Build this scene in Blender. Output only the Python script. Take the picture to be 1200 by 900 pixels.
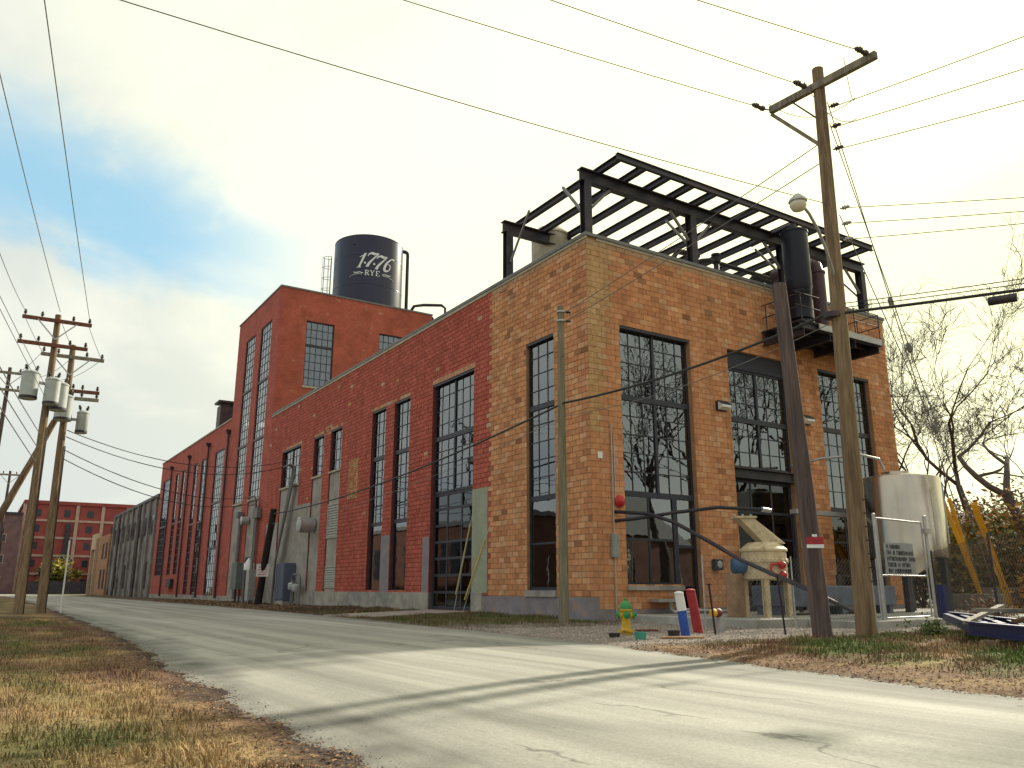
import bpy, math, random
from mathutils import Vector, Matrix, noise
R = math.radians
random.seed(7)
scn = bpy.context.scene
for o in list(bpy.data.objects): bpy.data.objects.remove(o)

# ------------------------------------------------------------------ camera, sky, sun, exposure
CAM = Vector((-16.74, -21.12, 1.05)); HEAD = R(57.2); PITCH = math.atan(240/951.0); FPX = 951.0
cd = bpy.data.cameras.new('camera'); cam = bpy.data.objects.new('camera', cd); scn.collection.objects.link(cam)
cam.location = CAM; cam.rotation_euler = (R(90)+PITCH, 0, HEAD-R(90))
cd.sensor_width = 36; cd.lens = FPX/1200*36; cd.clip_start = .05; cd.clip_end = 3000
scn.camera = cam
SUN_AZ, SUN_EL = R(17), R(29)
SUNV = Vector((math.cos(SUN_AZ)*math.cos(SUN_EL), math.sin(SUN_AZ)*math.cos(SUN_EL), math.sin(SUN_EL)))
sd = bpy.data.lights.new('sun', 'SUN'); sd.energy = 4.6; sd.angle = R(1.2); sd.color = (1, .92, .76)
so = bpy.data.objects.new('sun', sd); scn.collection.objects.link(so)
so.rotation_euler = SUNV.to_track_quat('Z', 'Y').to_euler(); so.location = (30, 10, 40)
scn.view_settings.view_transform = 'Standard'; scn.view_settings.look = 'None'
scn.view_settings.exposure = 0.55; scn.view_settings.gamma = 1
W = bpy.data.worlds.new('World'); scn.world = W; W.use_nodes = True
def world():
    nt = W.node_tree; nt.nodes.clear(); N = nt.nodes.new; L = nt.links.new
    def M(op, a, b=None, c=None):
        n = N('ShaderNodeMath'); n.operation = op
        for i, v in enumerate((a, b, c)):
            if v is None: continue
            if isinstance(v, (int, float)): n.inputs[i].default_value = v
            else: L(v, n.inputs[i])
        return n.outputs[0]
    def mix(f, a, b):
        n = N('ShaderNodeMix'); n.data_type = 'RGBA'
        if isinstance(f, (int, float)): n.inputs[0].default_value = f
        else: L(f, n.inputs[0])
        for i, v in ((6, a), (7, b)):
            if isinstance(v, tuple): n.inputs[i].default_value = (*v, 1)
            else: L(v, n.inputs[i])
        return n.outputs[2]
    tc = N('ShaderNodeTexCoord'); sep = N('ShaderNodeSeparateXYZ'); L(tc.outputs['Generated'], sep.inputs[0])
    x, y, z = sep.outputs
    zz = M('ADD', M('MAXIMUM', z, 0.0), .22)
    px, py = M('DIVIDE', x, zz), M('DIVIDE', y, zz)
    cb = N('ShaderNodeCombineXYZ'); L(px, cb.inputs[0]); L(py, cb.inputs[1])
    def noi(scale, det, rough, off, stretch=(1, 1, 1), rot=0):
        mp = N('ShaderNodeMapping'); L(cb.outputs[0], mp.inputs[0]); mp.inputs['Location'].default_value = off
        mp.inputs['Scale'].default_value = stretch; mp.inputs['Rotation'].default_value = (0, 0, rot)
        n = N('ShaderNodeTexNoise'); L(mp.outputs[0], n.inputs[0]); n.inputs['Scale'].default_value = scale
        n.inputs['Detail'].default_value = det; n.inputs['Roughness'].default_value = rough
        n.inputs['Distortion'].default_value = .4
        return n.outputs[0]
    def ss(v, a, b):
        n = N('ShaderNodeMapRange'); n.interpolation_type = 'SMOOTHSTEP'; L(v, n.inputs[0])
        n.inputs[1].default_value = a; n.inputs[2].default_value = b
        return n.outputs[0]
    sky = N('ShaderNodeTexSky'); sky.sky_type = 'NISHITA'; sky.sun_disc = False
    sky.sun_elevation = SUN_EL; sky.sun_rotation = R(90)-SUN_AZ
    # soft grey and bright billows of thin cloud
    n1 = noi(.9, 5, .55, (3.1, 1.7, 0), (1, .8, 1), R(20)); n2 = noi(2.6, 6, .6, (9.2, 4.1, 0), (1, .5, 1), R(50))
    dens = M('ADD', M('MULTIPLY', n1, .7), M('MULTIPLY', n2, .3))
    # toward the sun thin cloud glows
    dp = N('ShaderNodeVectorMath'); dp.operation = 'DOT_PRODUCT'; L(tc.outputs['Generated'], dp.inputs[0]); dp.inputs[1].default_value = SUNV
    glow = M('POWER', M('MAXIMUM', M('MULTIPLY_ADD', dp.outputs['Value'], .5, .5), 0.0), 6.0)
    body = mix(ss(dens, .40, .60), (4.6, 4.95, 5.0), (6.45, 6.5, 5.95))
    gcol = mix(glow, (0, 0, 0), (5.6, 5.1, 1.1))
    add = N('ShaderNodeMix'); add.data_type = 'RGBA'; add.blend_type = 'ADD'; add.inputs[0].default_value = 1
    L(body, add.inputs[6]); L(gcol, add.inputs[7]); cloud = add.outputs[2]
    # long break between cloud banks where blue shows
    ca, sa = math.cos(GAP_A), math.sin(GAP_A)
    t = M('ADD', M('MULTIPLY', px, -sa), M('MULTIPLY', py, ca)); s = M('ADD', M('MULTIPLY', px, ca), M('MULTIPLY', py, sa))
    nb = noi(1.7, 5, .6, (2.2, 7.3, 0), (1, 1, 1)); nf = noi(4.2, 6, .65, (5.2, 1.3, 0), (1, .5, 1), GAP_A)
    tt = M('ADD', M('SUBTRACT', t, GAP_T), M('MULTIPLY', M('SUBTRACT', nb, .5), .55))
    gap = M('SUBTRACT', 1.0, ss(M('ABSOLUTE', tt), .02, GAP_W))
    gap = M('MULTIPLY', gap, ss(M('ADD', M('MULTIPLY', nf, .9), M('MULTIPLY', gap, .35)), .38, .70))
    gap = M('MULTIPLY', gap, ss(M('ADD', s, M('MULTIPLY', nb, .5)), GAP_S1, GAP_S0))
    blue = mix(.6, sky.outputs[0], (2.9, 5.9, 7.4))
    col = mix(M('MULTIPLY', gap, .92), cloud, blue)
    bg = N('ShaderNodeBackground'); L(col, bg.inputs[0]); bg.inputs[1].default_value = .1
    out = N('ShaderNodeOutputWorld'); L(bg.outputs[0], out.inputs[0])
# the break runs as a streak over the left of the street: its line in the cloud plane
def cray(x, y):
    fh = Vector((math.cos(HEAD), math.sin(HEAD), 0)); rt = Vector((math.sin(HEAD), -math.cos(HEAD), 0)); up = Vector((0, 0, 1))
    return (fh*math.cos(PITCH)+up*math.sin(PITCH))*FPX + rt*(x-600) + (-fh*math.sin(PITCH)+up*math.cos(PITCH))*(450-y)
def cpl(x, y):
    d = cray(x, y).normalized(); return Vector((d.x, d.y))/(max(d.z, 0)+.22)
_a, _b = cpl(40, 205), cpl(285, 325)
GAP_A = math.atan2((_b-_a).y, (_b-_a).x); GAP_T = -math.sin(GAP_A)*_a.x+math.cos(GAP_A)*_a.y; GAP_W = .30
GAP_S0 = math.cos(GAP_A)*_b.x+math.sin(GAP_A)*_b.y; GAP_S1 = GAP_S0+.55
world()
# a pixel of the photograph gives a direction; the plane it lies on gives the distance
def at_z(x, y, z=0.): d = cray(x, y); return CAM+d*((z-CAM.z)/d.z)
def at_y(x, y, Y=0.): d = cray(x, y); return CAM+d*((Y-CAM.y)/d.y)
def at_x(x, y, X=0.): d = cray(x, y); return CAM+d*((X-CAM.x)/d.x)

# ------------------------------------------------------------------ materials
MATS = {}
def mat(name, col, rough=.8, var=.18, scale=3., stretch=(1, 1, 1), bump=.0, bscale=None, metal=0., spec=.4, attr=None, col2=None, c2scale=.6, c2lo=.5, c2hi=.62, objrand=None, streak=0.):
    if name in MATS: return MATS[name]
    m = bpy.data.materials.new(name); m.use_nodes = True; nt = m.node_tree; N = nt.nodes.new; L = nt.links.new
    p = nt.nodes['Principled BSDF']; p.inputs['Roughness'].default_value = rough; p.inputs['Metallic'].default_value = metal
    p.inputs['Specular IOR Level'].default_value = spec
    g = N('ShaderNodeNewGeometry'); mp = N('ShaderNodeMapping'); mp.inputs['Scale'].default_value = stretch; L(g.outputs['Position'], mp.inputs[0])
    def nz(sc, det=5, src=None):
        n = N('ShaderNodeTexNoise'); n.inputs['Scale'].default_value = sc; n.inputs['Detail'].default_value = det; n.inputs['Roughness'].default_value = .62
        L((src or mp).outputs[0], n.inputs[0]); return n.outputs[0]
    base = None
    if attr:
        a = N('ShaderNodeAttribute'); a.attribute_name = attr; base = a.outputs['Color']
    elif objrand:
        oi = N('ShaderNodeObjectInfo'); cr = N('ShaderNodeValToRGB'); cr.color_ramp.interpolation = 'LINEAR'
        e = cr.color_ramp.elements; n_ = len(objrand); e[0].color = (*objrand[0], 1); e[1].color = (*objrand[-1], 1)
        for i in range(1, n_-1): e.new(i/(n_-1)).color = (*objrand[i], 1)
        L(oi.outputs['Random'], cr.inputs[0]); base = cr.outputs[0]
    if col2:
        mr = N('ShaderNodeMapRange'); mr.inputs[1].default_value = c2lo; mr.inputs[2].default_value = c2hi; L(nz(c2scale, 7), mr.inputs[0])
        mx = N('ShaderNodeMix'); mx.data_type = 'RGBA'; L(mr.outputs[0], mx.inputs[0])
        if base: L(base, mx.inputs[6])
        else: mx.inputs[6].default_value = (*col, 1)
        mx.inputs[7].default_value = (*col2, 1); base = mx.outputs[2]
    n1 = nz(scale); mr = N('ShaderNodeMapRange'); mr.inputs[1].default_value = .25; mr.inputs[2].default_value = .75
    mr.inputs[3].default_value = 1-var*1.6; mr.inputs[4].default_value = 1+var*1.6; L(n1, mr.inputs[0])
    if streak:
        ms = N('ShaderNodeMapping'); ms.inputs['Scale'].default_value = (1.6, 1.6, .11); L(g.outputs['Position'], ms.inputs[0])
        r2 = N('ShaderNodeMapRange'); r2.inputs[1].default_value = .35; r2.inputs[2].default_value = .65; r2.inputs[3].default_value = 1-streak; r2.inputs[4].default_value = 1+streak*.6; L(nz(1., 6, ms), r2.inputs[0])
        m3 = N('ShaderNodeMath'); m3.operation = 'MULTIPLY'; L(mr.outputs[0], m3.inputs[0]); L(r2.outputs[0], m3.inputs[1]); mr = m3
    vm = N('ShaderNodeVectorMath'); vm.operation = 'SCALE'
    if base: L(base, vm.inputs[0])
    else: vm.inputs[0].default_value = col
    L(mr.outputs[0], vm.inputs['Scale']); L(vm.outputs[0], p.inputs['Base Color'])
    if bump:
        b = N('ShaderNodeBump'); b.inputs['Strength'].default_value = bump; b.inputs['Distance'].default_value = .03
        L(nz(bscale or scale*4, 6), b.inputs['Height']); L(b.outputs[0], p.inputs['Normal'])
    MATS[name] = m; return m
def brickmat(name, c1, c2, mortar, w=.4, h=.2, ms=.012, chip=None):
    m = bpy.data.materials.new(name); m.use_nodes = True; nt = m.node_tree; N = nt.nodes.new; L = nt.links.new
    p = nt.nodes['Principled BSDF']; p.inputs['Roughness'].default_value = .85; p.inputs['Specular IOR Level'].default_value = .25
    g = N('ShaderNodeNewGeometry'); s = N('ShaderNodeSeparateXYZ'); L(g.outputs['Position'], s.inputs[0])
    a = N('ShaderNodeMath'); a.operation = 'ADD'; L(s.outputs[0], a.inputs[0]); L(s.outputs[1], a.inputs[1])
    c = N('ShaderNodeCombineXYZ'); L(a.outputs[0], c.inputs[0]); L(s.outputs[2], c.inputs[1])
    b = N('ShaderNodeTexBrick'); L(c.outputs[0], b.inputs[0]); b.inputs['Scale'].default_value = 1
    b.inputs['Brick Width'].default_value = w; b.inputs['Row Height'].default_value = h; b.inputs['Mortar Size'].default_value = ms
    b.inputs['Color1'].default_value = (*c1, 1); b.inputs['Color2'].default_value = (*c2, 1); b.inputs['Mortar'].default_value = (*mortar, 1)
    n = N('ShaderNodeTexNoise'); n.inputs['Scale'].default_value = .9; n.inputs['Detail'].default_value = 8; n.inputs['Roughness'].default_value = .7; L(g.outputs['Position'], n.inputs[0])
    mr = N('ShaderNodeMapRange'); mr.inputs[1].default_value = .3; mr.inputs[2].default_value = .7; mr.inputs[3].default_value = .72; mr.inputs[4].default_value = 1.25; L(n.outputs[0], mr.inputs[0])
    vm = N('ShaderNodeVectorMath'); vm.operation = 'SCALE'; L(b.outputs[0], vm.inputs[0]); L(mr.outputs[0], vm.inputs['Scale']); col = vm.outputs[0]
    if chip:
        n2 = N('ShaderNodeTexNoise'); n2.inputs['Scale'].default_value = 1.7; n2.inputs['Detail'].default_value = 6; n2.inputs['Roughness'].default_value = .75; L(g.outputs['Position'], n2.inputs[0])
        m2 = N('ShaderNodeMapRange'); m2.inputs[1].default_value = .63; m2.inputs[2].default_value = .66; L(n2.outputs[0], m2.inputs[0])
        mx = N('ShaderNodeMix'); mx.data_type = 'RGBA'; L(m2.outputs[0], mx.inputs[0]); L(col, mx.inputs[6]); mx.inputs[7].default_value = (*chip, 1); col = mx.outputs[2]
    L(col, p.inputs['Base Color'])
    bp = N('ShaderNodeBump'); bp.inputs['Strength'].default_value = .5; bp.inputs['Distance'].default_value = .01; bp.invert = True; L(b.outputs['Fac'], bp.inputs['Height']); L(bp.outputs[0], p.inputs['Normal'])
    return m
def glassmat(name, tint, ior=2.1):
    m = bpy.data.materials.new(name); m.use_nodes = True; nt = m.node_tree; nt.nodes.clear(); N = nt.nodes.new; L = nt.links.new
    fr = N('ShaderNodeFresnel'); fr.inputs[0].default_value = ior
    gl = N('ShaderNodeBsdfGlossy'); gl.inputs['Roughness'].default_value = .012; gl.inputs['Color'].default_value = (.88, .95, 1, 1)
    tr = N('ShaderNodeBsdfTransparent'); tr.inputs[0].default_value = (*tint, 1)
    mx = N('ShaderNodeMixShader'); L(fr.outputs[0], mx.inputs[0]); L(tr.outputs[0], mx.inputs[1]); L(gl.outputs[0], mx.inputs[2])
    # faint waviness of old glass
    g = N('ShaderNodeNewGeometry'); n = N('ShaderNodeTexNoise'); n.inputs['Scale'].default_value = 2.2; n.inputs['Detail'].default_value = 2; L(g.outputs['Position'], n.inputs[0])
    b = N('ShaderNodeBump'); b.inputs['Strength'].default_value = .06; b.inputs['Distance'].default_value = .02; L(n.outputs[0], b.inputs['Height']); L(b.outputs[0], gl.inputs['Normal'])
    o = N('ShaderNodeOutputMaterial'); L(mx.outputs[0], o.inputs[0]); return m
ORANGE = [(.55, .255, .12), (.525, .238, .11), (.575, .28, .135), (.485, .21, .10), (.59, .325, .175), (.545, .25, .117)]
RED = [(.43, .105, .072), (.40, .094, .066), (.455, .116, .08), (.415, .10, .07)]
m_brickr = mat('brick_painted', (.4, .2, .1), .9, .12, 4.5, attr='bc', bump=.35, bscale=26, spec=.2, col2=(.50, .34, .22), c2scale=2.3, c2lo=.70, c2hi=.72, streak=.14)
m_brick = mat('brick_blocks', (.4, .2, .1), .9, .12, 4.5, attr='bc', bump=.35, bscale=26, spec=.2, streak=.16)
m_brick1 = mat('brick_block_single', (.4, .2, .1), .9, .14, 4.5, bump=.35, bscale=26, spec=.2, objrand=ORANGE, streak=.16)
m_mort_o = mat('mortar_tan', (.36, .20, .10), .95, .2, 3, bump=.3, bscale=20)
m_mort_r = mat('mortar_red', (.15, .035, .028), .95, .2, 3, bump=.3, bscale=20)
m_redwall = brickmat('red_brick_wall', (.43, .105, .072), (.385, .09, .064), (.28, .07, .052))
m_redtower = brickmat('red_brick_tower', (.46, .115, .066), (.40, .095, .058), (.26, .08, .05), .3, .1, .012, (.42, .25, .16))
m_conc = mat('plinth_concrete', (.34, .31, .265), .9, .22, 1.6, bump=.4, bscale=14, col2=(.24, .23, .21))
m_plinth = mat('plinth_grey_paint', (.23, .205, .215), .85, .15, 2, bump=.3, bscale=18, col2=(.33, .22, .15), c2scale=1.6, c2lo=.6, c2hi=.66)
m_stucco = mat('grey_stucco', (.33, .30, .26), .9, .16, 1.3, bump=.35, bscale=11, col2=(.25, .23, .205))
m_stuccog = mat('green_grey_stucco', (.31, .33, .24), .9, .14, 1.3, bump=.3, bscale=11)
m_cope = mat('coping_stone', (.42, .37, .27), .85, .15, 2, bump=.2)
m_copeg = mat('coping_metal', (.16, .16, .155), .6, .15, 2)
m_frame = mat('window_steel', (.028, .03, .042), .5, .2, 5)
m_glass = glassmat('window_glass', (.40, .42, .45), 2.55)
m_glassd = glassmat('door_glass', (.25, .25, .26), 1.75)
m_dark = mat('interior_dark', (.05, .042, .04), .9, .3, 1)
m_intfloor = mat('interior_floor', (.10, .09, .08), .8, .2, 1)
m_steel = mat('black_steel', (.02, .017, .026), .55, .25, 2, col2=(.05, .03, .03), c2scale=1.2, spec=.5)
m_galv = mat('galvanised', (.42, .42, .41), .45, .12, 4, metal=.6)
m_wire = mat('wire_black', (.03, .03, .03), .6, .1)
m_wireg = mat('wire_grey', (.16, .155, .15), .6, .1)
m_white = mat('white_paint', (.72, .72, .68), .5, .06)
m_tankb = mat('tank_navy', (.013, .013, .04), .24, .15, .6, spec=.45)
def wood(name, c, c2): return mat(name, c, .85, .3, 3, (9, 9, .5), .5, 16, col2=c2, c2scale=.7, c2lo=.45, c2hi=.6, spec=.25)
m_pole = wood('pole_wood', (.235, .165, .095), (.15, .10, .06))
m_poled = wood('pole_dark', (.085, .062, .06), (.13, .095, .085))
m_polem = wood('pole_mossy', (.21, .18, .12), (.15, .15, .09))
m_creo = wood('pole_creosote', (.02, .017, .015), (.035, .03, .026))
m_arm = wood('crossarm_wood', (.19, .075, .05), (.14, .06, .045))
m_armg = wood('crossarm_grey', (.26, .23, .18), (.19, .165, .13))

# ------------------------------------------------------------------ mesh building
COL = scn.collection; WL = {}
def tag(o, label, cat, group=None, kind=None):
    if label: o['label'] = label
    if cat: o['category'] = cat
    if group: o['group'] = group
    if kind: o['kind'] = kind
    return o
def link(o, parent, w):
    COL.objects.link(o); w = Vector(w)
    if parent: o.parent = parent; o.location = w-WL[parent.name]
    else: o.location = w
    WL[o.name] = w; return o
def thing(name, label, cat, loc, group=None):
    o = bpy.data.objects.new(name, None); o.empty_display_size = .3; link(o, None, loc); return tag(o, label, cat, group)
class MB:
    def __init__(s): s.v = []; s.f = []; s.c = None
    def add(s, vs, fs):
        n = len(s.v); s.v += [tuple(p) for p in vs]; s.f += [tuple(i+n for i in q) for q in fs]; return s
    def box(s, a, b):
        x0, y0, z0 = [min(a[i], b[i]) for i in range(3)]; x1, y1, z1 = [max(a[i], b[i]) for i in range(3)]
        return s.add([(x0,y0,z0),(x1,y0,z0),(x1,y1,z0),(x0,y1,z0),(x0,y0,z1),(x1,y0,z1),(x1,y1,z1),(x0,y1,z1)],
                     [(0,3,2,1),(4,5,6,7),(0,1,5,4),(1,2,6,5),(2,3,7,6),(3,0,4,7)])
    def bar(s, p, q, w, h, up=(0, 0, 1)):
        p, q = Vector(p), Vector(q); d = (q-p).normalized(); u = Vector(up)
        if abs(d.dot(u)) > .98: u = Vector((0, 1, 0))
        r = d.cross(u).normalized(); u = r.cross(d); v = []
        for e in (p, q):
            for a, b in ((-1,-1),(1,-1),(1,1),(-1,1)): v.append(e+r*(a*w/2)+u*(b*h/2))
        return s.add(v, [(0,1,2,3),(7,6,5,4),(0,4,5,1),(1,5,6,2),(2,6,7,3),(3,7,4,0)])
    def ibeam(s, p, q, w, h, t=.03, up=(0, 0, 1)):
        p, q = Vector(p), Vector(q); d = (q-p).normalized(); u = Vector(up)
        if abs(d.dot(u)) > .98: u = Vector((0, 1, 0))
        r = d.cross(u).normalized(); u = r.cross(d)
        s.bar(p+u*(h/2-t/2), q+u*(h/2-t/2), w, t, u); s.bar(p-u*(h/2-t/2), q-u*(h/2-t/2), w, t, u)
        return s.bar(p, q, t, h-2*t, u)
    def tube(s, pts, rad, n=8, cap=True):
        pts = [Vector(p) for p in pts]; m = len(pts)
        if isinstance(rad, (int, float)): rad = [rad]*m
        vs = []; prev = None
        for i, p in enumerate(pts):
            t = (pts[min(i+1, m-1)]-pts[max(i-1, 0)])
            t = t.normalized() if t.length > 1e-9 else Vector((0, 0, 1))
            if prev is None: r = t.cross(Vector((0, 0, 1)) if abs(t.z) < .95 else Vector((1, 0, 0))).normalized()
            else: r = (prev-t*prev.dot(t)); r = r.normalized() if r.length > 1e-6 else t.orthogonal().normalized()
            prev = r; b = t.cross(r)
            for k in range(n):
                a = 2*math.pi*k/n; vs.append(p+(r*math.cos(a)+b*math.sin(a))*rad[i])
        fs = []
        for i in range(m-1):
            for k in range(n): fs.append((i*n+k, i*n+(k+1) % n, (i+1)*n+(k+1) % n, (i+1)*n+k))
        if cap: fs.append(tuple(range(n-1, -1, -1))); fs.append(tuple((m-1)*n+k for k in range(n)))
        return s.add(vs, fs)
    def lathe(s, prof, c, n=24, axis=(0, 0, 1)):
        c = Vector(c); ax = Vector(axis).normalized(); r = ax.orthogonal().normalized(); b = ax.cross(r); vs = []
        for (rr, h) in prof:
            for k in range(n):
                a = 2*math.pi*k/n; vs.append(c+ax*h+(r*math.cos(a)+b*math.sin(a))*max(rr, .0005))
        m = len(prof); fs = [(i*n+k, i*n+(k+1) % n, (i+1)*n+(k+1) % n, (i+1)*n+k) for i in range(m-1) for k in range(n)]
        fs.append(tuple(range(n-1, -1, -1))); fs.append(tuple((m-1)*n+k for k in range(n)))
        return s.add(vs, fs)
    def poly(s, pts, up, th):
        pts = [Vector(p) for p in pts]; n = len(pts); u = Vector(up)*th
        return s.add(pts+[p+u for p in pts], [tuple(range(n-1, -1, -1)), tuple(range(n, 2*n))]+[(i, (i+1) % n, n+(i+1) % n, n+i) for i in range(n)])
    def build(s, name, m, parent=None, smooth=False, label=None, kind=None, cols=None, bevel=0):
        xs = [p[0] for p in s.v]; ys = [p[1] for p in s.v]; zs = [p[2] for p in s.v]
        w = Vector(((min(xs)+max(xs))/2, (min(ys)+max(ys))/2, min(zs)))
        me = bpy.data.meshes.new(name); me.from_pydata([(p[0]-w.x, p[1]-w.y, p[2]-w.z) for p in s.v], [], s.f); me.update()
        me.materials.append(m)
        if smooth:
            me.polygons.foreach_set('use_smooth', [True]*len(me.polygons))
            me.set_sharp_from_angle(angle=R(40))
        if cols:
            ca = me.color_attributes.new('bc', 'FLOAT_COLOR', 'CORNER'); buf = []
            for f, c in zip(s.f, cols): buf += [c[0], c[1], c[2], 1.0]*len(f)
            ca.data.foreach_set('color', buf)
        o = bpy.data.objects.new(name, me); link(o, parent, w)
        if bevel:
            bv = o.modifiers.new('bevel', 'BEVEL'); bv.width = bevel; bv.segments = 2; bv.limit_method = 'ANGLE'
        if label: o['label'] = label
        if kind: o['kind'] = kind
        return o
def share(o, parent, w, name=None, rot=None):
    c = bpy.data.objects.new(name or o.name.split('.')[0], o.data if hasattr(o, 'data') else o); link(c, parent, w)
    if rot: c.rotation_euler = rot
    return c
def catenary(p, q, sag, n=14):
    p, q = Vector(p), Vector(q); out = []
    for i in range(n+1):
        t = i/n; v = p.lerp(q, t); v.z -= sag*4*t*(1-t); out.append(v)
    return out
def fbm(x, y, z=0., o=4): return noise.fractal(Vector((x, y, z)), 1., 2., o)

# ------------------------------------------------------------------ ground, road, verges
NE = [(-9.6,-60),(-8.7,-30),(-8.1,-19),(-7.9,-16),(-7.4,-13.1),(-6.9,-11),(-6.4,-8.3),(-6.0,-4.4),(-5.65,-.5),(-5.1,5.8),(-4.6,13.5),(-4.1,25),(-3.7,44),(-3.3,75),(-3.2,110),(-4.5,140),(-10,172),(-30,196),(-60,204)]
SE = [(-16.2,-60),(-15,-30),(-14.55,-19),(-14.45,-16),(-14.33,-13),(-14.25,-11),(-14.1,-7.6),(-13.85,-4),(-13.65,0),(-13.4,8.6),(-13.1,25),(-12.8,44),(-12.5,75),(-12.6,110),(-15,136),(-21,158),(-36,178),(-60,186)]
def edge(pl, y):
    for (x0, y0), (x1, y1) in zip(pl, pl[1:]):
        if y0 <= y <= y1:
            t = (y-y0)/(y1-y0); return x0+(x1-x0)*t
    return pl[0][0] if y < pl[0][1] else pl[-1][0]
def vmesh(name, vs, fs, vc, m, smooth=True):
    me = bpy.data.meshes.new(name); me.from_pydata(vs, [], fs); me.update(); me.materials.append(m)
    ca = me.color_attributes.new('bc', 'FLOAT_COLOR', 'POINT'); buf = []
    for c in vc: buf += [c[0], c[1], c[2], 1.0]
    ca.data.foreach_set('color', buf)
    if smooth: me.polygons.foreach_set('use_smooth', [True]*len(me.polygons))
    o = bpy.data.objects.new(name, me); link(o, None, (0, 0, 0)); return o
def lerp3(a, b, t): t = max(0, min(1, t)); return tuple(a[i]+(b[i]-a[i])*t for i in range(3))
def sstep(a, b, v): t = max(0, min(1, (v-a)/(b-a))); return t*t*(3-2*t)
def roadmat():
    m = bpy.data.materials.new('road_surface'); m.use_nodes = True; nt = m.node_tree; N = nt.nodes.new; L = nt.links.new
    p = nt.nodes['Principled BSDF']; p.inputs['Roughness'].default_value = .85; p.inputs['Specular IOR Level'].default_value = .3
    g = N('ShaderNodeNewGeometry')
    def nz(sc, st, det=6, rg=.6, rot=0.09):
        mp = N('ShaderNodeMapping'); mp.inputs['Scale'].default_value = st; mp.inputs['Rotation'].default_value = (0, 0, rot); L(g.outputs['Position'], mp.inputs[0])
        n = N('ShaderNodeTexNoise'); n.inputs['Scale'].default_value = sc; n.inputs['Detail'].default_value = det; n.inputs['Roughness'].default_value = rg; L(mp.outputs[0], n.inputs[0]); return n.outputs[0]
    def ramp(v, a, b, lo, hi):
        r = N('ShaderNodeMapRange'); r.inputs[1].default_value = a; r.inputs[2].default_value = b; r.inputs[3].default_value = lo; r.inputs[4].default_value = hi; L(v, r.inputs[0]); return r.outputs[0]
    def mul(a, b):
        n = N('ShaderNodeMath'); n.operation = 'MULTIPLY'; L(a, n.inputs[0]); L(b, n.inputs[1]); return n.outputs[0]
    f = mul(ramp(nz(1., (1.5, .035, 1), 4), .36, .64, .74, 1.2), ramp(nz(1., (.33, .05, 1), 3), .35, .65, .84, 1.12))
    f = mul(f, ramp(nz(.6, (1, .4, 1), 7, .7), .3, .7, .88, 1.1)); f = mul(f, ramp(nz(38, (1, 1, 1), 4, .75), .3, .7, .74, 1.22))
    v = N('ShaderNodeTexVoronoi'); v.feature = 'DISTANCE_TO_EDGE'; v.inputs['Scale'].default_value = .42
    mp = N('ShaderNodeMapping'); mp.inputs['Scale'].default_value = (1, .55, 1); L(g.outputs['Position'], mp.inputs[0])
    nn = N('ShaderNodeTexNoise'); nn.inputs['Scale'].default_value = 1.6; nn.inputs['Detail'].default_value = 6; L(mp.outputs[0], nn.inputs[0])
    ad = N('ShaderNodeVectorMath'); ad.operation = 'ADD'; L(mp.outputs[0], ad.inputs[0]); L(nn.outputs['Color'], ad.inputs[1]); L(ad.outputs[0], v.inputs[0])
    gate = ramp(nz(.35, (1, 1, 1), 2), .54, .6, 1, 0)
    mxv = N('ShaderNodeMath'); mxv.operation = 'MAXIMUM'; L(ramp(v.outputs[0], 0, .012, .45, 1), mxv.inputs[0]); L(gate, mxv.inputs[1])
    f = mul(f, mxv.outputs[0])
    # tar patches
    f = mul(f, ramp(nz(.55, (1, .25, 1), 5, .75), .66, .70, 1, .72))
    vm = N('ShaderNodeVectorMath'); vm.operation = 'SCALE'; vm.inputs[0].default_value = (.315, .31, .275); L(f, vm.inputs['Scale'])
    at = N('ShaderNodeAttribute'); at.attribute_name = 'bc'; mm = N('ShaderNodeVectorMath'); mm.operation = 'MULTIPLY'; L(vm.outputs[0], mm.inputs[0]); L(at.outputs['Color'], mm.inputs[1]); L(mm.outputs[0], p.inputs['Base Color'])
    b = N('ShaderNodeBump'); b.inputs['Strength'].default_value = .35; b.inputs['Distance'].default_value = .01; L(nz(70, (1, 1, 1), 3), b.inputs['Height']); L(b.outputs[0], p.inputs['Normal'])
    return m
g = MB(); g.add([(-700,-700,-.06),(700,-700,-.06),(700,900,-.06),(-700,900,-.06)], [(0,1,2,3)])
tag(g.build('ground', mat('far_ground', (.13, .11, .06), .95, .3, .3, bump=.3, bscale=3, col2=(.10, .11, .045), c2scale=.05)), None, None, kind='structure')
ys = []; y = -60.
while y < 204: ys.append(y); y += .16 if -18 < y < 8 else (.5 if y < 30 else 2.5)
vs = []; fs = []; vc = []; RC = [0, .02, .04, .06, .08, .1, .12, .14, .17, .21, .28, .37, .47, .57, .67, .77, .86, .92, .95, .97, 1]; NX = len(RC)-1
for j, y in enumerate(ys):
    a, b = edge(SE, y)-.4, edge(NE, y)+.25
    for i in range(NX+1):
        t = RC[i]; x = a+(b-a)*t; vs.append((x, y, .05*math.sin(math.pi*t)-.015)); e = x-a-.4+.5*fbm(x*1.1, y*.7, 4)
        k = 1-.62*sstep(.75, .05, e)*(.75+.4*fbm(x*2, y*2, 1)); k *= 1-.25*sstep(.5, .1, b-.25-x+.3*fbm(x, y, 8)); vc.append((k, k*.985, k*.96))
for j in range(len(ys)-1):
    for i in range(NX): k = j*(NX+1)+i; fs.append((k, k+1, k+NX+2, k+NX+1))
tag(vmesh('road', vs, fs, vc, roadmat()), None, None, kind='structure')
STRAW, BROWN, GREEN, DIRT = (.33, .225, .11), (.15, .088, .055), (.10, .105, .036), (.05, .038, .033)
DEAD = (.16, .09, .052); GRAVEL = (.26, .225, .19)
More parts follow.
